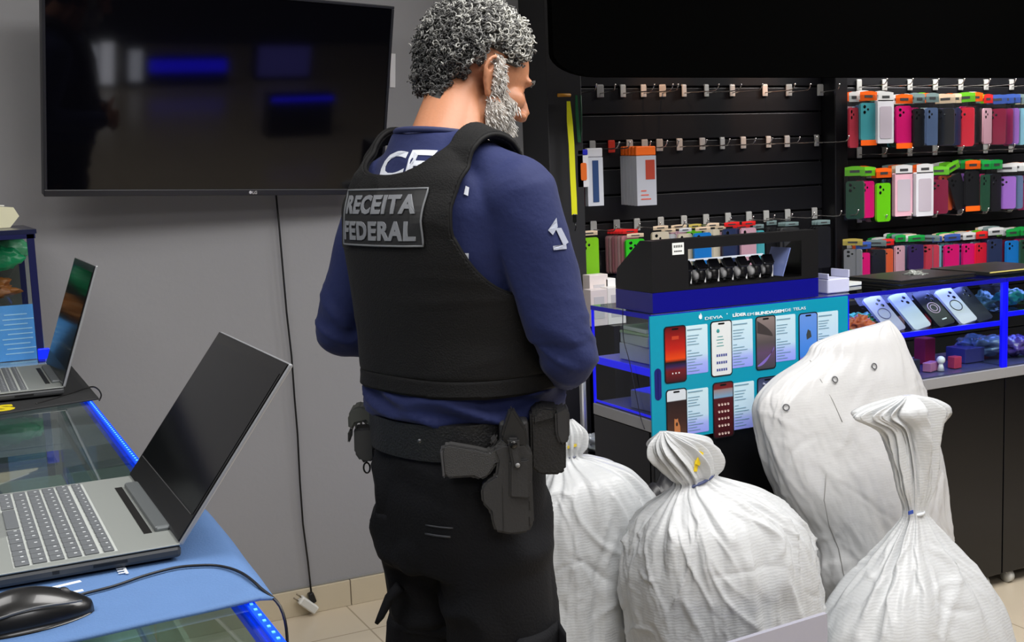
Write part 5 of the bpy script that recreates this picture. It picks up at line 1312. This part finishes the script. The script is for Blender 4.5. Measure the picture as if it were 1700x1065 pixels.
def vpoint(th, t_):
    """th around, t up; returns hit point and direction"""
    if t_ <= 1:
        z = 1.09+(1.40-1.09)*t_; o = T(0, 0, z); d = T(math.sin(th), -math.cos(th), z)-o
    else:
        e_ = (t_-1)*math.radians(84); o = T(0, -.01, 1.40); d = T(math.sin(th)*math.cos(e_), -.01-math.cos(th)*math.cos(e_), 1.40+math.sin(e_))-o
    d.normalize(); h, n, i, dist = bvV.ray_cast(o+d*.6, -d)
    return (h if h else o+d*.1), d
NTH, NV = 320, 240; P = []; Mk = []; 
pv = [[None]*NTH for _ in range(NV+1)]
for j in range(NV+1):
    for i in range(NTH):
        th = 2*PI*i/NTH; t_ = 2.0*j/NV; h, d = vpoint(th, t_); pv[j][i] = [h, d, vmask(unT(h)), th, t_]
keep = set(); faces = []
for j in range(NV):
    for i in range(NTH):
        i2 = (i+1) % NTH; q = [pv[j][i], pv[j][i2], pv[j+1][i2], pv[j+1][i]]
        if sum(k[2] for k in q)/4 > 0: faces.append(((j, i), (j, i2), (j+1, i2), (j+1, i)))
from collections import Counter
ec = Counter()
for f in faces:
    for a, b in zip(f, f[1:]+f[:1]): ec[tuple(sorted((a, b)))] += 1
bnd = set(v for e_, c in ec.items() if c == 1 for v in e_)
for (j, i) in bnd:      # slide border vertices onto the border line
    c = pv[j][i]
    for it in range(6):
        m0 = vmask(unT(c[0])); e1 = .004; h1, _ = vpoint(c[3]+e1, c[4]); h2, _ = vpoint(c[3], min(1.999, c[4]+e1))
        g1, g2 = (vmask(unT(h1))-m0)/e1, (vmask(unT(h2))-m0)/e1; gg = g1*g1+g2*g2
        if gg < 1e-9: break
        s1, s2_ = -m0*g1/gg, -m0*g2/gg; l = math.hypot(s1, s2_); k = min(1, .012/max(l, 1e-9)); c[3] += s1*k; c[4] = min(1.999, c[4]+s2_*k); c[0], c[1] = vpoint(c[3], c[4])
idx = {}; vs = []
for f in faces:
    for v in f:
        if v not in idx: idx[v] = len(vs); vs.append(pv[v[0]][v[1]][0])
me = bpy.data.meshes.new('vest'); me.from_pydata([tuple(v) for v in vs], [], [tuple(idx[v] for v in f) for f in faces]); me.update()
b = bmesh.new(); b.from_mesh(me)
for e_ in range(3): bmesh.ops.smooth_vert(b, verts=b.verts, factor=.5, use_axis_x=True, use_axis_y=True, use_axis_z=True)
bmesh.ops.recalc_face_normals(b, faces=b.faces); b.to_mesh(me); b.free(); me.update()
cen = T(0, 0, 1.3)
if sum((p.center-cen).dot(p.normal) for p in me.polygons) < 0: me.flip_normals(); me.update()
def vw(c, n):
    q = unT(c); d = .006+.0035*noise.noise(c*6)
    if q.z > 1.38: d += .004*max(0, ridged(Vector((q.x*9+q.z*7, q.y*6, q.z*9-q.x*5)))-.35)
    d += .003*max(0, ridged(Vector((q.x*4, q.y*4, q.z*17)))-.55)*(1 if abs(q.x) > .09 else .3)
    g = abs(q.z-(1.157+.006*math.cos(q.x*8))); d -= .003*max(0, 1-g/.004)
    return d
displace(me, vw)
edge = [tuple(e_.vertices) for e_ in me.edges]; bc = Counter()
for p in me.polygons:
    for k in p.edge_keys: bc[k] += 1
be = [k for k, c in bc.items() if c == 1]; adj = {}
for a, b_ in be: adj.setdefault(a, []).append(b_); adj.setdefault(b_, []).append(a)
loops = []; seen = set()
for st in adj:
    if st in seen: continue
    L = [st]; seen.add(st); cur = st
    while True:
        nx = [v for v in adj[cur] if v not in seen]
        if not nx: break
        cur = nx[0]; L.append(cur); seen.add(cur)
    if len(L) > 20: loops.append([me.vertices[v].co.copy() for v in L])
M_vest = mat('black_vest_fabric', (10, 10, 11), .75, bump=.25, bscale=350, spec=.25, sheen=.02, var=.1, vscale=30)
vo = put('vest', me, M_vest, person, 'black tactical vest', smooth=True)
md = vo.modifiers.new('thickness', 'SOLIDIFY'); md.thickness = .014; md.offset = 0
M_bind = mat('vest_binding', (9, 9, 10), .7, spec=.25)
for L in loops:
    for _ in range(3): L = [(L[i-1]+L[i]*2+L[(i+1) % len(L)])/4 for i in range(len(L))]
    put('edge_binding', MB().tube(L[::2], .0045, 8, True), M_bind, vo)
bvW = BVHTree.FromPolygons([v.co for v in me.vertices], [tuple(p.vertices) for p in me.polygons])
# name patch on the back
def back_hit(bv, x, z, off):
    o = T(x, -.5, z); d = (T(x, 0, z)-o).normalized(); h, n, i, dist = bv.ray_cast(o, d)
    return (h-d*off) if h else T(x, -.15-off, z)
def wrap(me, bv, x0, z0, off, wf=1):
    """lay a flat mesh (x right, y up, z thickness) onto the back"""
    for v in me.vertices:
        h = back_hit(bv, x0+v.co.x*wf, z0+v.co.y, off+v.co.z); v.co = h
    me.update(); return me
def gridplate(w_, h_, n, m_, th):
    s = MB(); 
    for zz in (0, th):
        vs = [(w_*(i/n-.5), h_*(j/m_-.5), zz) for j in range(m_+1) for i in range(n+1)]
        s.add(vs, [(j*(n+1)+i, j*(n+1)+i+1, (j+1)*(n+1)+i+1, (j+1)*(n+1)+i) for j in range(m_) for i in range(n)])
    return s.mesh('plate')
PX, PZ, PW, PHh = .006, 1.434, .222, .093
sw = Matrix.Identity(4)
pl = put('back_patch', wrap(gridplate(PW, PHh, 30, 10, .003), bvW, PX, PZ, .008), mat('patch_black', (22, 23, 25), .6), vo, 'black rubber patch reading RECEITA FEDERAL')
fr = [(-PW/2, -PHh/2), (PW/2, -PHh/2), (PW/2, PHh/2), (-PW/2, PHh/2)]; fp_ = []
for (a, b_), (c, d) in zip(fr, fr[1:]+fr[:1]):
    for k in range(16): fp_.append(back_hit(bvW, PX+a+(c-a)*k/16, PZ+b_+(d-b_)*k/16, .0115))
put('patch_border', MB().tube(fp_, .0018, 6, True), mat('patch_grey_rubber', (105, 108, 112), .5), pl)
for txt, dz, W_ in (('RECEITA', .006, .200), ('FEDERAL', -.038, .200)):
    t_ = text_mesh(txt, .044, .0008, .0019, 'CENTER', 1.14)
    xs = [v.co.x for v in t_.vertices]; ys = [v.co.y for v in t_.vertices]; w0 = max(xs)-min(xs); y0 = min(ys); h0 = max(ys)-y0; x0 = (max(xs)+min(xs))/2
    b = bmesh.new(); b.from_mesh(t_); bmesh.ops.triangulate(b, faces=b.faces); bmesh.ops.subdivide_edges(b, edges=[e_ for e_ in b.edges if e_.calc_length() > .008], cuts=2); b.to_mesh(t_); b.free()
    for v in t_.vertices: v.co.x = (v.co.x-x0)*W_/w0; v.co.y = (v.co.y-y0)*.032/h0+dz
    put('patch_lettering', wrap(t_, bvW, PX, PZ, .0125), mat('patch_letter_grey', (120, 123, 128), .5), pl)
# white print on the shirt back, partly under the vest
t_ = text_mesh('CEI', .060, .0003, .0016, 'CENTER', 1.0); b = bmesh.new(); b.from_mesh(t_); bmesh.ops.triangulate(b, faces=b.faces); bmesh.ops.subdivide_edges(b, edges=[e_ for e_ in b.edges if e_.calc_length() > .008], cuts=2); b.to_mesh(t_); b.free()
for v in t_.vertices:
    x = v.co.x*1.75; v.co.y = v.co.y*1.0-x*x*1.2; v.co.x = x
M_pr = mat('white_shirt_print', (205, 210, 220), .6)
put('shirt_lettering', wrap(t_, bvS, .030, 1.502, .0012), M_pr, so, 'white arched lettering, mostly covered by vest')
# sleeve mark and small bars: laid where the camera-side sleeve shows them
def on_shirt(ax_, z, off=.0012):
    o = Vector((ax_, -1.2, z)); h, n, i, dist = bvS.ray_cast(o, Vector((0, 1, 0)))
    return (h+n*off) if h else None
PMI = (Matrix.Translation(PM) @ Matrix.Rotation(-PHI, 4, 'Z')).inverted()
def cam_hit(bv, x, y, off):
    o = PMI @ Vector((0, 0, H)); d = (PMI.to_3x3() @ ray(x, y)).normalized(); h, n, i, ds = bv.ray_cast(o, d)
    return (h-d*(off+.001)) if h and ds < 2.6 else None
def decal(name, poly, M, parent, bvq=None):
    b = bmesh.new(); f = b.faces.new([b.verts.new((x, z, 0)) for x, z in poly]); bmesh.ops.triangulate(b, faces=b.faces)
    for _ in range(3): bmesh.ops.subdivide_edges(b, edges=[e_ for e_ in b.edges if e_.calc_length() > 4], cuts=1)
    bad = []
    for v in b.verts:
        h = cam_hit(bvq or bvS, v.co.x, v.co.y, .0018)
        if h: v.co = h
        else: bad.append(v)
    bmesh.ops.delete(b, geom=bad, context='VERTS')
    me = bpy.data.meshes.new(name); b.to_mesh(me); b.free()
    return put(name, me, M, parent)
def az_(px_, py_, b0=0):
    d = ray(px_, py_); Bv = Vector((math.sin(PHI), math.cos(PHI), 0)); Av = Vector((math.cos(PHI), -math.sin(PHI), 0)); p = d*((PM.dot(Bv)+b0)/d.dot(Bv)) + Vector((0, 0, H)); 
    return (p-PM).dot(Av), p.z
for poly in ([(910, 382), (924, 361), (944, 374), (938, 384), (926, 376), (918, 390)], [(922, 378), (932, 378), (944, 402), (936, 408)], [(918, 408), (940, 405), (941, 413), (919, 415)]):
    decal('sleeve_emblem', poly, mat('sleeve_print_grey', (150, 156, 172), .6), so)
decal('shirt_bar', [(x, y) for x, y in [(764, 420), (778, 420), (778, 430), (766, 428)]], M_pr, so)
decal('shirt_bar', [(x, y) for x, y in [(770, 322), (773, 308), (779, 311), (777, 325)]], M_pr, so)
decal('shirt_bar', [(x, y) for x, y in [(577, 300), (582, 290), (585, 300), (578, 312)]], M_pr, so)

# trousers
s = MB()
TR = [(.80, .165, .125, .0), (.86, .172, .132, -.004), (.93, .170, .138, -.006), (1.02, .162, .136, .004), (1.085, .158, .134, .010)]
rg = []
for z in list(np.arange(.80, 1.085, .012))+[1.085]:
    w_, d_, y = interp(TR, z); rg.append([T(w_*math.copysign(abs(math.cos(a))**.85, math.cos(a)), y+d_*math.copysign(abs(math.sin(a))**.85, math.sin(a)), z) for a in np.linspace(0, 2*PI, 65)[:-1]])
v, f = loft(rg); s.add(v, f)
for sx, kx in ((-1, 0), (1, 0)):
    hp = T(sx*.085, -.005, .84); kn = T(sx*.108, .012, .50); an = T(sx*.125, -.005, .10)
    s.cyl(hp, kn, .104, .086, 32); s.sph(hp, (.102, .102, .08), 28); s.sph(kn, .086, 24); s.cyl(kn, an, .086, .078, 32)
tm = blob(s, .007, 8, 'trousers')
def wr_t(c, n):
    q = unT(c); d = .004*noise.noise(c*7)+.016*(max(0, ridged(Vector((q.x*5+q.z*6, q.y*5, q.z*7-q.x*6)))-.35)-.12)
    k = abs(c.z-.50)
    if k < .16: d += .008*(1-k/.16)*(max(0, ridged(Vector((q.x*7, q.y*7, q.z*24)))-.2)-.3)
    if c.z < .22: d += .010*(max(0, ridged(Vector((q.x*6, q.y*6, q.z*26+4)))-.1)-.3)
    return d
displace(tm, wr_t)
M_tr = mat('dark_trouser_fabric', (12, 13, 17), .85, bump=.2, bscale=220, spec=.25)
to = put('trousers', tm, M_tr, person, 'very dark navy cargo trousers')
bvT = BVHTree.FromPolygons([v.co for v in tm.vertices], [tuple(p.vertices) for p in tm.polygons])
def slab(x0, x1, z0, z1, side, th, name, M, parent, n=10):
    """pocket laid on the leg; side 'R','L' outer thigh by y range, 'V' as seen from the camera side"""
    vs = []; 
    for zz in (th, -.004):
        for j in range(n+1):
            for i in range(n+1):
                u = x0+(x1-x0)*i/n; z = z0+(z1-z0)*j/n; edge_ = 1 if zz < 0 else (min(1, 6*min(i/n, 1-i/n, j/n, 1-j/n))**.5)
                if side == 'V': o = Vector((u, -1, z)); d = Vector((0, 1, 0))
                elif side == 'L': o = Vector((-1, u, z)); d = Vector((1, 0, 0))
                else: o = Vector((1, u, z)); d = Vector((-1, 0, 0))
                h, nn, ii, ds = bvT.ray_cast(o, d)
                h = h if h else o+d*.85
                vs.append(h-d*(zz*edge_ if zz > 0 else zz))
    N = (n+1)**2; f = []
    for j in range(n):
        for i in range(n):
            a = j*(n+1)+i; f.append((a, a+1, a+n+2, a+n+1)); f.append((a+N, a+N+n+1, a+N+n+2, a+N+1))
    for k in range(n):
        f += [(k, k+N, k+1+N, k+1), (n*(n+1)+k+1, n*(n+1)+k+1+N, n*(n+1)+k+N, n*(n+1)+k)]
        a = k*(n+1); f += [(a+n+1, a+n+1+N, a+N, a)]; a += n; f += [(a, a+N, a+n+1+N, a+n+1)]
    return put(name, MB().add(vs, f, True), M, parent)
slab(.050, .132, .505, .665, 'V', .010, 'cargo_pocket', M_tr, to); slab(.046, .137, .640, .705, 'V', .015, 'pocket_flap', M_tr, to)
slab(-.045, .06, .80, .90, 'L', .008, 'pocket_flap', M_tr, to); slab(-.05, .06, .52, .68, 'L', .010, 'cargo_pocket', M_tr, to)
slab(-.10, -.055, .888, .892, 'V', .002, 'pocket_edge', cmat((55, 57, 62), .6), to, 6)
slab(-.098, -.05, .905, .908, 'V', .002, 'pocket_edge', cmat((55, 57, 62), .6), to, 6)
q = Vector((az_(648, 985)[0], -.02, az_(648, 985)[1])); q2 = az_(627, 1024)
put('strap_end', MB().tube([q+Vector((.02, 0, .02)), q, Vector((q2[0]+.008, -.03, q2[1]+.012)), Vector((q2[0], -.03, q2[1]))], [.012, .010, .007, .004], 8), M_tr, to)
# boots
for sx in (-1, 1):
    s = MB(); s.cyl(T(sx*.125, -.01, .20), T(sx*.125, -.01, .06), .052, .05, 24); s.sph(T(sx*.128, .045, .045), (.05, .05, .045)); s.cyl(T(sx*.128, .02, .055), T(sx*.138, .14, .045), .052, .046, 24); s.sph(T(sx*.14, .15, .042), (.047, .05, .040)); s.sph(T(sx*.125, -.04, .045), (.044, .044, .045))
    bm_ = blob(s, .007, 6, 'boot')
    for v in bm_.vertices: v.co.z = max(.018, v.co.z)
    bt = put('boot', bm_, mat('black_boot_leather', (20, 20, 21), .35), person)
    s = MB(); v, f = loft([[T(sx*(.128+.006*(u*.0)), .055, z)+ (T(sx*.0+ .052*math.cos(a), .13*math.sin(a), 0)-T(0, 0, 0)) for a in np.linspace(0, 2*PI, 41)[:-1]] for z, u in ((0.0, 0), (.02, 1))]); s.add(v, f)
    put('sole', s, cmat((14, 14, 14), .7), bt)
# belt
rg = []
def belt_ring(z, g):
    return [T((.162+g)*math.copysign(abs(math.cos(a))**.85, math.cos(a)), .006+(.140+g)*math.copysign(abs(math.sin(a))**.85, math.sin(a)), z+.006*math.sin(a)) for a in np.linspace(0, 2*PI, 97)[:-1]]
v, f = loft([belt_ring(1.027, .002), belt_ring(1.025, .010), belt_ring(1.087, .010), belt_ring(1.089, .002)])
M_belt = mat('black_duty_belt', (20, 20, 21), .5, bump=.3, bscale=260)
bl = put('belt', MB().add(v, f, False), M_belt, person, 'wide black duty belt')
s = MB()
for a_, z in ((-.100, 1.057), (-.062, 1.052)): s.sph(Vector((a_, -.150, z)), (.004, .003, .004), 10)
put('belt_stud', s, mat('dark_steel', (90, 92, 95), .3, .8), bl)
s = MB()
for (x, y, L) in ((735, 712, .026), (738, 722, .036), (772, 726, .012)):
    a_, z = az_(x+14, y+3, -.158); s.box((a_, -.158, z), (L, .003, .0022), (0, .22, 0))
put('belt_buckle', s, mat('dark_steel', (90, 92, 95), .3, .8), bl)

# gear, hung on the belt, in the viewer-facing frame
def azp(px_, py_, b): a_, z = az_(px_, py_); return Vector((a_*1.0, b, z))
M_hol = mat('holster_polymer', (46, 46, 47), .5, bump=.1, bscale=200); M_pis = mat('pistol_grip_polymer', (52, 52, 52), .6, bump=.35, bscale=500)
def gearpoly(pix, b0, th, dx=0):
    pts = [az_(x, y, b0) for x, y in pix]; s = MB(); bm_ = bmesh.new()
    vs = [bm_.verts.new((p[0], b0, p[1])) for p in pts]; f = bm_.faces.new(vs)
    r = bmesh.ops.extrude_face_region(bm_, geom=[f]); bmesh.ops.translate(bm_, verts=[v for v in r['geom'] if isinstance(v, bmesh.types.BMVert)], vec=(0, th, 0))
    bmesh.ops.bevel(bm_, geom=bm_.edges[:], offset=min(.004, th*.3), segments=2, affect='EDGES'); s.bm(bm_); return s
SB = -.205
hol = put('holster', gearpoly([(818, 745), (834, 738), (872, 735), (884, 752), (884, 800), (887, 868), (878, 884), (850, 888), (822, 883), (816, 866), (814, 850), (800, 835), (798, 812), (806, 800), (822, 790), (826, 765)], SB, .034), M_hol, person, 'black polymer holster')
for o_ in [hol]: pass
put('holster_shell', gearpoly([(846, 765), (878, 762), (880, 828), (846, 826)], SB-.006, .010), M_hol, hol)
put('thumb_hood', gearpoly([(836, 708), (846, 680), (852, 678), (874, 714), (878, 738), (872, 742), (846, 742), (832, 726)], SB+.001, .030), mat('hood_polymer', (34, 34, 35), .35), hol)
put('release_lever', gearpoly([(842, 728), (862, 728), (866, 776), (852, 778)], SB-.012, .012), M_hol, hol)
a_, z = az_(852, 735, SB); put('rivet', MB().sph((a_, SB-.0125, z), (.0065, .003, .0065), 12), cmat((8, 8, 8), .3), hol)
a_, z = az_(859, 769, SB); put('rivet', MB().sph((a_, SB-.0125, z), (.004, .003, .004), 12), cmat((120, 120, 120), .3), hol)
put('rib', gearpoly([(832, 805), (836, 805), (838, 884), (834, 885)], SB-.001, .006), cmat((18, 18, 18), .5), hol)
for yy in (830, 856): put('slot', gearpoly([(876, yy), (881, yy), (882, yy+18), (877, yy+18)], SB-.001, .006), cmat((6, 6, 6), .6), hol)
put('belt_loop', MB().box(Vector((az_(855, 735, SB)[0], SB+.052, az_(855, 735, SB)[1]-.01)), (.05, .04, .08), None, .006), M_hol, hol)
pis = put('pistol', gearpoly([(735, 741), (744, 737), (790, 745), (812, 750), (826, 738), (836, 728), (846, 735), (846, 765), (824, 772), (812, 790), (798, 798), (786, 792), (742, 795), (735, 786), (732, 752)], SB+.003, .028), M_pis, person, 'black pistol grip sticking back out of the holster')
put('rear_sight', gearpoly([(812, 732), (824, 720), (828, 728), (818, 742)], SB+.008, .018), M_hol, pis)
put('magazine_base', gearpoly([(730, 748), (735, 744), (740, 792), (735, 796)], SB+.001, .032), cmat((70, 70, 72), .5), pis)
pou = put('magazine_pouch', gearpoly([(880, 686), (896, 675), (928, 678), (940, 700), (940, 780), (930, 788), (895, 788), (882, 776)], -.165, .060), mat('pouch_nylon', (25, 25, 26), .6, bump=.25, bscale=300), person, 'black belt pouch right of holster')
put('flap', gearpoly([(921, 684), (940, 674), (946, 684), (946, 726), (940, 738), (930, 738), (923, 722)], -.175, .045), mat('pouch_flap_nylon', (48, 48, 50), .5), pou)
put('flap_top', gearpoly([(884, 690), (900, 676), (922, 678), (922, 696), (884, 706)], -.171, .030), mat('pouch_nylon', (25, 25, 26), .6), pou)
mt_ = put('tool_pouch', gearpoly([(587, 712), (620, 710), (622, 762), (612, 768), (598, 766), (588, 752)], .055, .045), mat('tool_pouch_polymer', (58, 58, 58), .5), person, 'grey black key pouch on left hip')
put('hood', gearpoly([(577, 690), (584, 678), (598, 674), (616, 680), (622, 692), (620, 712), (606, 700), (590, 704), (584, 716), (578, 712)], .050, .055), mat('hood_nylon', (72, 74, 70), .55), mt_)
s = MB()
for x, y in ((591, 700), (599, 694), (607, 694)):
    a_, z = az_(x, y, .058); s.cyl((a_, .058, z-.012), (a_, .058, z+.004), .0022, n=8); s.sph((a_, .058, z+.005), .0036, 8)
put('tool_tips', s, mat('dark_steel', (90, 92, 95), .3, .8), mt_)
a_, z = az_(609, 776, .07)
put('key_clip', MB().tube([(a_+.006*math.cos(q), .07, z+.010*math.sin(q)) for q in np.linspace(0, 2*PI, 17)[:-1]], .0018, 6, True).tube([(a_-.008, .07, z+.022), (a_-.003, .07, z+.012)], .0035, 8), cmat((14, 14, 15), .3), mt_)
put('side_strap', gearpoly([(577, 716), (584, 710), (583, 730), (577, 738)], .06, .03), cmat((40, 40, 40), .6), mt_)
put('pouch_loop', MB().box(Vector((az_(626, 720, .07)[0]+.006, .075, az_(626, 720, .07)[1])), (.04, .04, .055), None, .004), M_belt, mt_)

# ------------------------------------------------------------------ glowing boxes added behind the camera to put reflections in the television
LIT = [('white_lit', (2.10, 2.26, .06, .34), (225, 230, 245), 1.6, -2.0), ('white_lit', (2.28, 2.38, .03, .36), (235, 238, 250), 2.2, -2.0), ('white_lit', (2.50, 2.60, .05, .30), (225, 230, 245), 1.6, -2.0),
       ('blue_lit', (2.66, 3.30, .12, .22), (30, 20, 255), 2.5, -2.0), ('violet_lit', (3.62, 4.10, .04, .30), (90, 85, 180), .8, -2.1), ('white_lit', (3.20, 3.32, .06, .20), (200, 210, 250), 1.6, -.85), ('white_lit', (3.36, 3.44, .04, .26), (200, 210, 250), 1.6, -.85), ('white_lit', (3.48, 3.56, .04, .26), (190, 200, 250), 1.6, -.85), ('blue_lit', (3.1, 3.6, .28, .31), (30, 20, 255), 2.5, -.72)]
for i, (nm, (x0, x1, z0, z1), c, st_, y) in enumerate(LIT):
    e = thing('reflection_helper', nm.replace('_', ' ')+' low glowing box added behind viewpoint for television reflection, '+nth(i, 9, '')+' along floor', 'reflection helper', ((x0+x1)/2, y, 0))
    put('casing', MB().bx((x0-x1)/2-.01, (x1-x0)/2+.01, -.1, -.002, 0, z1+.01), M_black, e)
    put('lit_panel', MB().bx((x0-x1)/2, (x1-x0)/2, 0, .004, z0, z1), mat(nm+'_panel_%d' % i, c, .5, emit=c, estr=st_*2.2), e)
